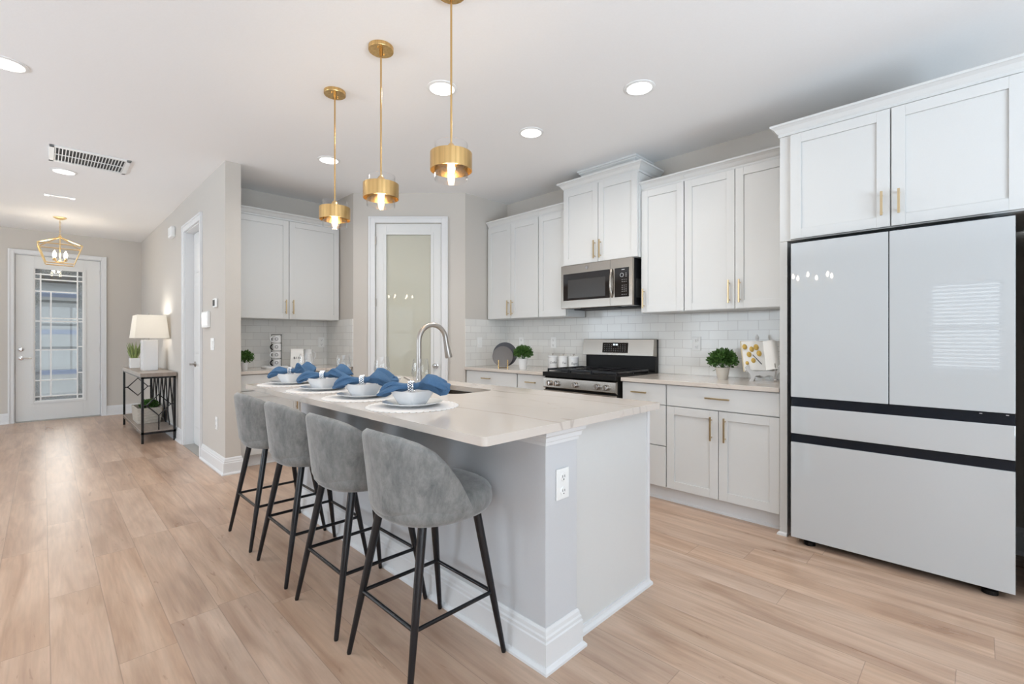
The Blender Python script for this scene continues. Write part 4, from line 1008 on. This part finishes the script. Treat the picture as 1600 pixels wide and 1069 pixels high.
m.tube([(.30+.0045*cos(a)-.003, -.003, .376+.005*sin(a)) for a in [pi*.3+2*pi*k/20 for k in range(15)]], .001, 5); m.tube([(.3035, -.003, .380), (.3035, -.003, .372), (.307, -.003, .372)], .001, 5)
m.build('emblem', 'chrome', lg)
m = MB(); m.box(.20, .56, .04, .16, .004, .013).box(.02, w_-.02, .18, d_-.02, .006, .013); m.build('underside_vent', 'slot', mw)
MB().box(w_-.0035, w_-.002, .06, .16, .08, .24).build('side_vent', 'slot', mw)
m = MB(); m.box(.548, .5495, -.0005, .001, .02, h_); m.build('door_seam', 'slot', mw)

# ------------------------------------------------------------------ range
rg = thing('gas_range', 'stainless gas range with five knobs and black grates', 'range', (3.205, 2.812, 0), RZ)
w_ = .768; D_ = XW-.015-3.205
MB().box(.0, w_, .035, D_, .06, .905).build('body', 'black', rg, bevel=.002)
MB().box(.03, w_-.03, .08, D_, 0, .06).build('plinth', 'black', rg)
MB().prism([(.028, .775), (-.0, .79), (-.0+.006, .872), (.05, .885), (.06, .775)], .004, w_-.004, Matrix(((0, 0, 1, 0), (1, 0, 0, 0), (0, 1, 0, 0), (0, 0, 0, 1)))).build('control_fascia', 'steel', rg, bevel=.002)
for x in (.085, .165, .37, .595, .680):
    kb = MB().lathe([(.0, 0), (.023, 0), (.024, .006), (.021, .028), (.0185, .032), (0, .033)], n=28, mat=Matrix.Translation((x, .0, .828)) @ Matrix.Rotation(pi/2+.07, 4, 'X')).build('knob', 'chrome', rg, smooth=True)
    MB().box(x-.003, x+.003, -.038, -.030, .808, .850).build('grip', 'steel', kb, bevel=.001)
od = MB().box(.006, w_-.006, .005, .034, .18, .765).build('oven_door', 'steel', rg, bevel=.003)
MB().box(.08, w_-.08, .003, .006, .28, .64).build('window', 'blackglass', od)
m = MB(); m.tube([(.03, -.045, .725), (w_-.03, -.045, .725)], .012, 12); m.box(.05, .075, -.045, .006, .715, .735).box(w_-.075, w_-.05, -.045, .006, .715, .735); m.build('handle', 'steel', od, smooth=True)
MB().box(.006, w_-.006, .008, .034, .065, .172).build('lower_drawer', 'steel', rg, bevel=.003)
MB().box(-.002, w_+.002, .0, D_-.05, .886, .925).build('cooktop', 'black', rg, bevel=.004)
g = MB(); gz0_, gz1_ = .938, .950
for gx0_, gx1_ in ((.02, .262), (.268, .50), (.506, .748)):
    for y in (.05, .55): g.box(gx0_, gx1_, y-.006, y+.006, gz0_, gz1_+.004)
    for x in (gx0_+.006, gx1_-.006): g.box(x-.006, x+.006, .05, .55, gz0_, gz1_+.004)
    for y in (.17, .30, .43): g.box(gx0_, gx1_, y-.005, y+.005, gz0_, gz1_)
    cx = (gx0_+gx1_)/2; g.box(cx-.005, cx+.005, .05, .55, gz0_, gz1_)
    for x in (gx0_+.006, gx1_-.006):
        for y in (.05, .55, .30): g.box(x-.006, x+.006, y-.006, y+.006, .924, gz0_)
g.build('grates', 'blackmetal', rg, bevel=.0015)
for x, y in ((.14, .17), (.14, .43), (.384, .30), (.627, .17), (.627, .43)):
    MB().lathe([(.05, .925), (.05, .930), (.038, .932), (.036, .937), (0, .938)], (x, y), 24).build('burner', 'blackmetal', rg, smooth=True)
MB().box(.02, w_-.002, D_-.065, D_-.0, .905, 1.215).build('backguard_core', 'black', rg, bevel=.003)
bgm = MB().prism([(D_-.10, 1.065), (D_-.085, 1.218), (D_-.03, 1.222), (D_-.03, 1.060)], .0, w_, Matrix(((0, 0, 1, 0), (1, 0, 0, 0), (0, 1, 0, 0), (0, 0, 0, 1))))
bgo = bgm.build('backguard', 'steel', rg, bevel=.004)
TB = Matrix.Translation((0, D_-.0935, 1.135)) @ Matrix.Rotation(-.098, 4, 'X')
MB().box(.235, .51, -.004, .004, -.046, .050, TB).build('control_display', 'blackglass', bgo, bevel=.001)
m = MB()
for i in range(10):
    for j in range(4):
        x = .262+i*.0245
        if .35 < x < .40 and j > 1: continue
        m.box(x-.0035, x+.0035, -.0052, -.004, -.030+j*.019, -.026+j*.019, TB)
m.build('buttons', plain('button_print', (.4, .4, .4, 1), .6), bgo)
m = MB()
for x in (.358, .370, .386, .398): m.box(x-.004, x+.004, -.0052, -.004, .024, .038, TB)
m.build('clock_digits', 'display', bgo)

# ------------------------------------------------------------------ small things
def foliage(r, sz, n, seed, lowcut=-.25, leaf=.016, squash=.85):
    m = MB(); rnd = random.Random(seed)
    for i in range(n):
        while True:
            v = Vector((rnd.uniform(-1, 1), rnd.uniform(-1, 1), rnd.uniform(-1, 1)))
            if .01 < v.length < 1 and v.z > lowcut: break
        v = v.normalized()*rnd.uniform(.45, 1.0)*(1+.08*sin(9*v.x+4*v.y)); p = Vector((v.x*r, v.y*r, v.z*r*squash))+Vector((0, 0, sz))
        d = (v+Vector((rnd.uniform(-.6, .6), rnd.uniform(-.6, .6), rnd.uniform(-.3, .9)))).normalized()
        s = d.cross(Vector((rnd.uniform(-1, 1), rnd.uniform(-1, 1), rnd.uniform(-1, 1)))).normalized(); nn = d.cross(s)
        l = leaf*rnd.uniform(.7, 1.25); w = l*.36
        a = m.bm.verts.new(p); b1 = m.bm.verts.new(p+d*l*.5+s*w); b2 = m.bm.verts.new(p+d*l*.5-s*w); t = m.bm.verts.new(p+d*l); c = m.bm.verts.new(p+d*l*.5+nn*w*.3)
        m.bm.faces.new((a, b1, c)); m.bm.faces.new((b1, t, c)); m.bm.faces.new((t, b2, c)); m.bm.faces.new((b2, a, c))
    return m
def potted(name, label, loc, pr, ph, fr_, fz, n, seed, potmat='ceramic_cream', leaf=.018):
    r = thing(name, label, 'potted plant', loc)
    MB().lathe([(pr*.68, 0), (pr*.70, .002), (pr*.98, ph-.004), (pr, ph), (pr*.9, ph), (pr*.88, ph-.01), (0, ph-.012)], n=28).build('pot', potmat, r, smooth=True)
    MB().lathe([(0, ph-.02), (pr*.87, ph-.02), (pr*.87, ph-.006), (0, ph-.004)], n=20).build('soil', 'soil', r)
    m = foliage(fr_, fz, n, seed, leaf=leaf)
    rnd = random.Random(seed+1)
    for k in range(26):
        a = rnd.uniform(0, 6.28); q = rnd.uniform(.2, .85); m.tube([(0, 0, ph-.01), (fr_*q*cos(a)*.5, fr_*q*sin(a)*.5, fz*.9), (fr_*q*cos(a), fr_*q*sin(a), fz+fr_*.4*rnd.random())], .0012, 4)
    m.build('foliage', 'leaf', r)
    return r
potted('potted_boxwood', 'leafy green plant in a cream pot on the counter beside the cookbook', (3.68, 1.40, CT), .052, .088, .098, .135, 1500, 5, leaf=.024)
potted('potted_boxwood', 'small green plant in a white pot on the corner counter beside the plates', (3.44, 3.285, CT), .052, .105, .085, .155, 1100, 8, 'porcelain', leaf=.024)
potted('potted_boxwood', 'small green plant at the left end of the coffee nook counter', (1.41, 5.15, CT), .035, .07, .075, .115, 900, 9, 'porcelain', leaf=.022)
# plates on stand
st = thing('plate_stand', 'gold wire stand with two posts holding dark plates', 'plate stand', (3.42, 3.55, CT))
m = MB()
# plates face the camera diagonally; local frame: u along view-perpendicular
PU = Vector((.707, -.707, 0)); PV = Vector((.707, .707, 0))
def L3(u, v, z): q = PU*u+PV*v; return (q.x, q.y, z)
for u in (-.048, .048):
    m.tube([L3(u, -.035, .006), L3(u, .075, .006)], .004, 8); m.tube([L3(u, -.035, .0), L3(u, -.035, .085)], .005, 8); m.tube([L3(u, .075, 0), L3(u, .075, .03)], .005, 8)
m.tube([L3(-.048, 0, .006), L3(.048, 0, .006)], .004, 8); m.build('posts', 'brass', st, smooth=True)
def plate_up(name, label, u, v, R_, tilt, mat):
    m = MB(); Mx = Matrix.Translation(Vector((3.42, 3.55, CT))+Vector(L3(u, v, R_+.012))) @ Matrix.Rotation(-pi/4, 4, 'Z') @ Matrix.Rotation(pi/2-tilt, 4, 'X')
    m.lathe([(0, 0), (R_*.66, 0), (R_, .014), (R_, .018), (R_*.66, .006), (0, .006)], n=48, mat=Mx)
    return tag(m.build(name, mat, smooth=True), label, 'plate')
plate_up('dinner_plate', 'large charcoal plate standing behind the smaller taupe plate', .018, .045, .128, .14, 'greyplate')
plate_up('salad_plate', 'smaller taupe plate standing at the front of the gold stand', -.006, .005, .108, .14, 'taupeplate')
# canisters
def canister(label, loc, word):
    r = thing('canister', label, 'canister', loc, 0, 'white lettered canisters beside the range')
    MB().lathe([(.048, 0), (.050, .003), (.050, .115), (.047, .118)], n=36).build('jar', 'porcelain', r, smooth=True)
    ld = MB().lathe([(.052, .118), (.052, .126), (.045, .132), (0, .135)], n=36).build('lid', 'porcelain', r, smooth=True)
    MB().lathe([(.004, .134), (.004, .142), (.011, .147), (.011, .152), (0, .156)], n=16).build('knob', 'nickel', ld, smooth=True)
    cu = bpy.data.curves.new('lettering', 'FONT'); cu.body = word; cu.size = .030; cu.align_x = 'CENTER'; cu.align_y = 'CENTER'; cu.shear = .3
    tmp = bpy.data.objects.new('tmp', cu); COL.objects.link(tmp); dg = bpy.context.evaluated_depsgraph_get(); me = bpy.data.meshes.new_from_object(tmp.evaluated_get(dg)); bpy.data.objects.remove(tmp)
    ad = -3*pi/4                      # towards the room
    for v in me.vertices:
        a = ad+v.co.x/.0505; v.co = Vector((.0508*cos(a), .0508*sin(a), .062+v.co.y))
    me.materials.clear(); me.materials.append(M['pottery_text']); o = bpy.data.objects.new('lettering', me); COL.objects.link(o); o.parent = r
    return r
for y, wd, lab in ((3.145, 'Coffee', 'leftmost white lettered canister beside the range'), (3.005, 'Tea', 'middle white lettered canister of three'), (2.875, 'Sugar', 'rightmost white lettered canister closest to the range')):
    canister(lab, (3.745, y, CT), wd)
# cookbook on ornate easel. local frame: x right, -y toward viewer
CKL = (3.70, 1.135, CT); CRZ = radians(-52)
CKL = (3.715, 1.105, CT)
es = thing('book_easel', 'white scrolled cookbook easel on the counter beside the refrigerator', 'easel', CKL, CRZ)
m = MB()
out = [(-.115, .060), (-.125, .080), (-.112, .092), (-.098, .082), (-.092, .062), (-.04, .052), (0, .05), (.04, .052), (.092, .062), (.098, .082), (.112, .092), (.125, .080), (.115, .060), (.095, .042), (.085, .015), (.095, 0), (.072, -.0), (.060, .028), (.03, .034), (0, .024), (-.03, .034), (-.060, .028), (-.072, -.0), (-.095, 0), (-.085, .015), (-.095, .042)]
m.prism(out, -.006, .006, Matrix(((1, 0, 0, 0), (0, 0, 1, -.03), (0, 1, 0, 0), (0, 0, 0, 1))))
m.tube([(.0, .03, .02), (0, .06, .13), (0, .085, .235)], .006, 8); m.lathe([(0, .225), (.012, .235), (.014, .245), (.006, .258), (0, .262)], (0, .088), 12)
m.tube([(0, .085, .22), (0, .14, .0)], .005, 8); m.tube([(-.08, -.03, .04), (0, .03, .02), (.08, -.03, .04)], .006, 8)
m.build('frame', 'trim', es, smooth=True)
MB().box(-.11, .11, -.03, .03, .050, .056).build('ledge', 'trim', es)
m = MB(); m.tube([(.075, -.034, .10), (.078, -.04, .05), (.07, -.042, .0)], .004, 8); m.build('page_weight_chain', 'nickel', es)
m = MB(); m.lathe([(0, -.009), (.006, -.006), (.009, 0), (.006, .006), (0, .009)], (.07, -.046), 12); m.bm.verts.ensure_lookup_table(); m.shift((0, 0, .009)); m.build('weight', 'chrome', es, smooth=True)
es.scale = (1, 1, 1.3); es.location = (CKL[0]-.02, CKL[1]+.022, CKL[2])
bk = thing('cookbook', 'open cookbook with yellow tulip picture on its left page', 'book', (CKL[0], CKL[1], CT+.072), CRZ)
TL = Matrix.Rotation(radians(-17), 4, 'X')
def page(x0, x1, curve, dz, top=.215):
    rows = []; n = 10
    for side in (0, 1):
        rr_ = []
        for i in range(n+1):
            t = i/n; x = x0+(x1-x0)*t; yy = -.012*sin(pi*t)*curve-.004*side-dz
            rr_.append((x, yy))
        rows.append(rr_)
    poly = rows[0]+rows[1][::-1]
    return poly
m = MB(); m.prism(page(-.150, 0, 1, .002), .004, .222, TL); m.prism(page(-.148, 0, 1, -.003), .0, .218, TL); lp = m.build('left_page', 'paper', bk)
m = MB(); m.prism(page(0, .130, 1.3, .002), .004, .222, TL); m.prism(page(0, .132, 1.3, -.003), .0, .218, TL); m.prism(page(0, .10, 3.2, .006), .004, .222, TL); rp = m.build('right_page', 'paper', bk)
m = MB(); m.prism(page(-.155, .135, 0, -.007), -.004, .228, TL); m.build('cover', plain('cream_cloth_cover', srgb(214, 200, 170), .7), bk)
m = MB()
for x, z, s in ((-.135, .178, .017), (-.088, .160, .017), (-.055, .175, .019), (-.110, .120, .017), (-.040, .128, .018), (-.085, .075, .016), (-.13, .055, .012)):
    m.lathe([(0, 0), (s, .001), (s*.8, .005), (0, .009)], n=14, mat=TL @ Matrix.Translation((x, -.0165, z)) @ Matrix.Rotation(pi/2, 4, 'X') @ Matrix.Scale(1.25, 4, (0, 1, 0)))
m.build('tulip_picture', 'yellowfruit', lp, smooth=True)
m = MB(); m.box(-.003, .003, -.001, .001, -.045, .045, TL @ Matrix.Translation((-.058, -.0175, .082)) @ Matrix.Rotation(radians(-38), 4, 'Y')); m.build('spoon_picture', 'greyplate', lp)
m = MB()
for k in range(11): m.box(.025, .105-(k % 3)*.012, -.0205, -.0200, .18-k*.013, .182-k*.013, TL)
m.build('text_lines', plain('faint_print', (.55, .54, .52, 1), .8), rp)

# coffee nook: tray, mug tower, bag, pitcher
tr = tag(MB().prism(rrect(-.16, .07, -.10, .10, .03), 0, .006).sweep(rrect(-.16, .07, -.10, .10, .03)[::-1], [(0, .004), (.022, .018), (.020, .022), (-.004, .008)], closed=True).build('serving_tray', 'porcelain', smooth=60), 'white tray under the stacked mugs in the coffee nook', 'tray'); tr.location = (1.78, 5.27, CT)
mx, my = 1.752, 5.28
rk = thing('mug_rack', 'black wire rack around a tower of mugs in the coffee nook', 'mug rack', (mx, my, CT+.006))
m = MB()
for a_ in (radians(20), radians(140), radians(-40)): m.tube([(.050*cos(a_), .050*sin(a_), 0), (.050*cos(a_), .050*sin(a_), .345)], .003, 6)
for z in (.003, .345): m.tube([(.050*cos(a), .050*sin(a), z) for a in [2*pi*k/24 for k in range(25)]], .003, 6, caps=False)
m.build('wires', 'blackmetal', rk, smooth=True)
mugp = ['lowest mug with black handle in the mug tower', 'second mug from the bottom of the mug tower', 'third mug from the bottom with black handle in the tower', 'topmost mug of the mug tower']
for k in range(4):
    mg = thing('mug', mugp[k], 'mug', (mx, my, CT+.012+k*.083), 0, 'stacked mugs in the coffee nook')
    MB().lathe([(.034, 0), (.040, .004), (.042, .01), (.042, .078), (.039, .078), (.038, .01), (0, .008)], n=32).build('cup', 'porcelain', mg, smooth=True)
    ha = pi+.25
    pts = [(cos(ha)*(.040+.030*sin(t)), sin(ha)*(.040+.030*sin(t)), .042+.026*cos(t)) for t in [pi*j/12 for j in range(13)]]
    MB().tube(pts, .0055, 8).build('handle', 'black' if k % 2 == 0 else 'porcelain', mg, smooth=True)
    em = MB(); ea = -1.9
    for R_ in (.016, .011): em.tube([(.0425*cos(ea+R_*cos(t)/.042), .0425*sin(ea+R_*cos(t)/.042), .043+R_*sin(t)) for t in [2*pi*j/20 for j in range(21)]], .0014, 5, caps=False)
    em.build('round_emblem', 'greyplate', mg)
bg_ = thing('coffee_bag', 'white paper bag with small dark letters in the coffee nook', 'bag', (1.945, 5.235, CT), radians(-18))
m = MB(); rows = []
for z, hx, hy in ((0, .065, .035), (.01, .067, .037), (.10, .066, .034), (.155, .062, .022), (.185, .060, .008), (.195, .060, .006)):
    rows.append([(-hx, -hy, z), (hx, -hy, z), (hx, hy, z), (-hx, hy, z)])
V = m.grid(rows, True); m.bm.faces.new(V[0][::-1]); m.bm.faces.new(V[-1]); m.build('body', 'paper', bg_, bevel=.003)
MB().box(-.062, .062, -.011, .009, .180, .198).build('rolled_top', 'paper', bg_, bevel=.003)
cu = bpy.data.curves.new('lettering', 'FONT'); cu.body = 'B I N'; cu.size = .034; cu.align_x = 'CENTER'; cu.align_y = 'CENTER'; cu.extrude = .0004; cu.offset = .0004
tmp = bpy.data.objects.new('tmp', cu); COL.objects.link(tmp); dg = bpy.context.evaluated_depsgraph_get(); me = bpy.data.meshes.new_from_object(tmp.evaluated_get(dg)); bpy.data.objects.remove(tmp)
me.materials.clear(); me.materials.append(M['pottery_text']); o = bpy.data.objects.new('lettering', me); COL.objects.link(o); o.parent = bg_; o.location = (0, -.0365, .10); o.rotation_euler = (pi/2, 0, 0)
pt = thing('pitcher', 'tall white pitcher beside the bag in the coffee nook', 'pitcher', (2.09, 5.30, CT))
MB().lathe([(.04, 0), (.046, .004), (.055, .06), (.045, .13), (.040, .165), (.045, .19), (.042, .19), (.037, .165), (.04, .13), (.05, .06), (.04, .01), (0, .008)], n=32).build('body', 'porcelain', pt, smooth=True)
MB().tube([(.042, -.0, .165), (.075, -.0, .15), (.082, -.0, .11), (.052, -.0, .06)], .006, 8).build('handle', 'porcelain', pt, smooth=True)

# ------------------------------------------------------------------ console table in the hall
TX0, TX1, TY0, TY1, TH = .805, 1.135, 6.87, 8.62, .82
ct_ = thing('console_table', 'black metal console table with geometric bars and grey wood top in the hall', 'console table', ((TX0+TX1)/2, (TY0+TY1)/2, 0))
MB().box(TX0-.01, TX1+.005, TY0-.01, TY1+.01, TH-.045, TH).build('table_top', 'greywood', ct_, world=True, bevel=.003)
for x in (TX0+.012, TX1-.012):
    for y in (TY0+.012, TY1-.012): MB().box(x-.012, x+.012, y-.012, y+.012, 0, TH-.045).build('leg', 'blackmetal', ct_, world=True)
MB().box(TX0+.004, TX1-.004, TY0+.004, TY1-.004, .12, .145).build('lower_shelf', 'greywood', ct_, world=True)
m = MB(); m.box(TX0, TX0+.02, TY0, TY1, .105, .13).box(TX1-.02, TX1, TY0, TY1, .105, .13).box(TX0, TX1, TY0, TY0+.02, .105, .13).box(TX0, TX1, TY1-.02, TY1, .105, .13)
m.box(TX0, TX1, TY0, TY0+.02, TH-.065, TH-.045).box(TX0, TX0+.02, TY0, TY1, TH-.065, TH-.045).box(TX1-.02, TX1, TY0, TY1, TH-.065, TH-.045).box(TX0, TX1, TY1-.02, TY1, TH-.065, TH-.045)
m.build('rails', 'blackmetal', ct_, world=True)
cx = (TX0+TX1)/2; hw = .115; hh = .125; r_ = .008
m = MB(); y = TY0+.012
zc = .44; m.tube([(cx-hw, y, zc), (cx, y, zc+hh), (cx+hw, y, zc), (cx, y, zc-hh), (cx-hw, y, zc)], r_, 6); m.tube([(cx, y, zc-hh), (cx, y, .13)], r_, 6); m.tube([(TX0+.01, y, zc), (cx-hw, y, zc)], r_, 6); m.tube([(cx+hw, y, zc), (TX1-.01, y, zc)], r_, 6)
m.build('end_lattice', 'blackmetal', ct_, world=True)
m = MB(); y = TY1-.012; zc = .53
m.tube([(cx-hw, y, zc), (cx, y, zc+hh), (cx+hw, y, zc), (cx, y, zc-hh), (cx-hw, y, zc)], r_, 6); m.tube([(cx, y, zc+hh), (cx, y, TH-.05)], r_, 6); m.tube([(TX0+.01, y, zc), (cx-hw, y, zc)], r_, 6); m.tube([(cx+hw, y, zc), (TX1-.01, y, zc)], r_, 6)
m.build('end_lattice', 'blackmetal', ct_, world=True)
m = MB(); nb = 6; stp = (TY1-TY0-.04)/nb
for k in range(nb):
    y0 = TY0+.02+k*stp
    m.tube([(TX1-.012, y0, TH-.05), (TX1-.012, y0+stp/2, .30 if k % 2 else .42), (TX1-.012, y0+stp, TH-.05)], r_, 6); m.tube([(TX1-.012, y0, .13), (TX1-.012, y0+stp/2, .42 if k % 2 == 0 else .30)], r_, 6)
m.build('back_lattice', 'blackmetal', ct_, world=True)
# basket with greenery on the lower shelf
bs = thing('wicker_basket', 'whitewashed wicker basket with greenery on the lower shelf of the console table', 'basket', (.965, 7.75, .146))
m = MB(); rows = []
for z, hx, hy in ((0, .120, .255), (.19, .132, .275), (.195, .132, .275), (.195, .118, .26), (.02, .108, .243)): rows.append([(x, y, z) for x, y in rrect(-hx, hx, -hy, hy, .03, 4)])
V = m.grid(rows, True); m.bm.faces.new(V[0][::-1]); m.bm.faces.new(V[-1]); m.build('weave', 'wicker', bs, smooth=60)
fm = foliage(.09, .17, 500, 21, lowcut=-.1, leaf=.04); fm.shift((.02, -.06, .02)); gr = tag(fm.build('greenery', 'leaf'), 'green sprigs filling the wicker basket', 'plant'); gr.location = (.965, 7.75, .146)
# lamp
lm = thing('table_lamp', 'white block table lamp with rectangular shade on the console table', 'lamp', (.965, 7.55, TH))
MB().box(-.078, .078, -.10, .10, 0, .385).build('base', 'porcelain', lm, bevel=.004)
m = MB(); m.tube([(0, 0, .385), (0, 0, .70)], .006, 8); m.lathe([(0, .70), (.012, .705), (.008, .725), (0, .73)], n=12); m.build('stem', 'nickel', lm, smooth=True)
m = MB(); rows = []
for z, hx, hy in ((.41, .175, .25), (.70, .145, .215)): rows.append([(-hx, -hy, z), (hx, -hy, z), (hx, hy, z), (-hx, hy, z)])
for z, hx, hy in ((.70, .142, .212), (.41, .172, .247)): rows.append([(-hx, -hy, z), (hx, -hy, z), (hx, hy, z), (-hx, hy, z)])
rows.append(rows[0]); m.grid(rows, True); bmesh.ops.remove_doubles(m.bm, verts=m.bm.verts, dist=1e-6); m.build('shade', 'shade', lm)
MB().lathe([(0, .50), (.028, .53), (.03, .55), (.012, .59), (0, .59)], n=16).build('bulb', emit('lamp_bulb', (1, .9, .75, 1), 6), lm, smooth=True)
lt = bpy.data.lights.new('lamp_glow', 'POINT'); lt.energy = 9; lt.color = (1, .96, .90); lt.shadow_soft_size = .04
lo = bpy.data.objects.new('lamp_light', lt); COL.objects.link(lo); lo.parent = lm; lo.location = (.0, 0, .62)
# succulent pot behind the lamp
sp_ = thing('succulent', 'spiky green succulent in a white square pot behind the table lamp', 'potted plant', (.895, 8.27, TH))
MB().box(-.055, .055, -.055, .055, 0, .135).build('pot', 'porcelain', sp_, bevel=.004)
m = MB(); rnd = random.Random(12)
for k in range(26):
    a = rnd.uniform(0, 6.28); q = rnd.uniform(.01, .07); hgt = rnd.uniform(.24, .40)
    m.tube([(q*.4*cos(a), q*.4*sin(a), .13), (q*cos(a), q*sin(a), hgt*.7), (q*1.5*cos(a), q*1.5*sin(a), hgt)], [.010, .011, .001], 5)
m.build('leaves', 'succulent', sp_, smooth=True)
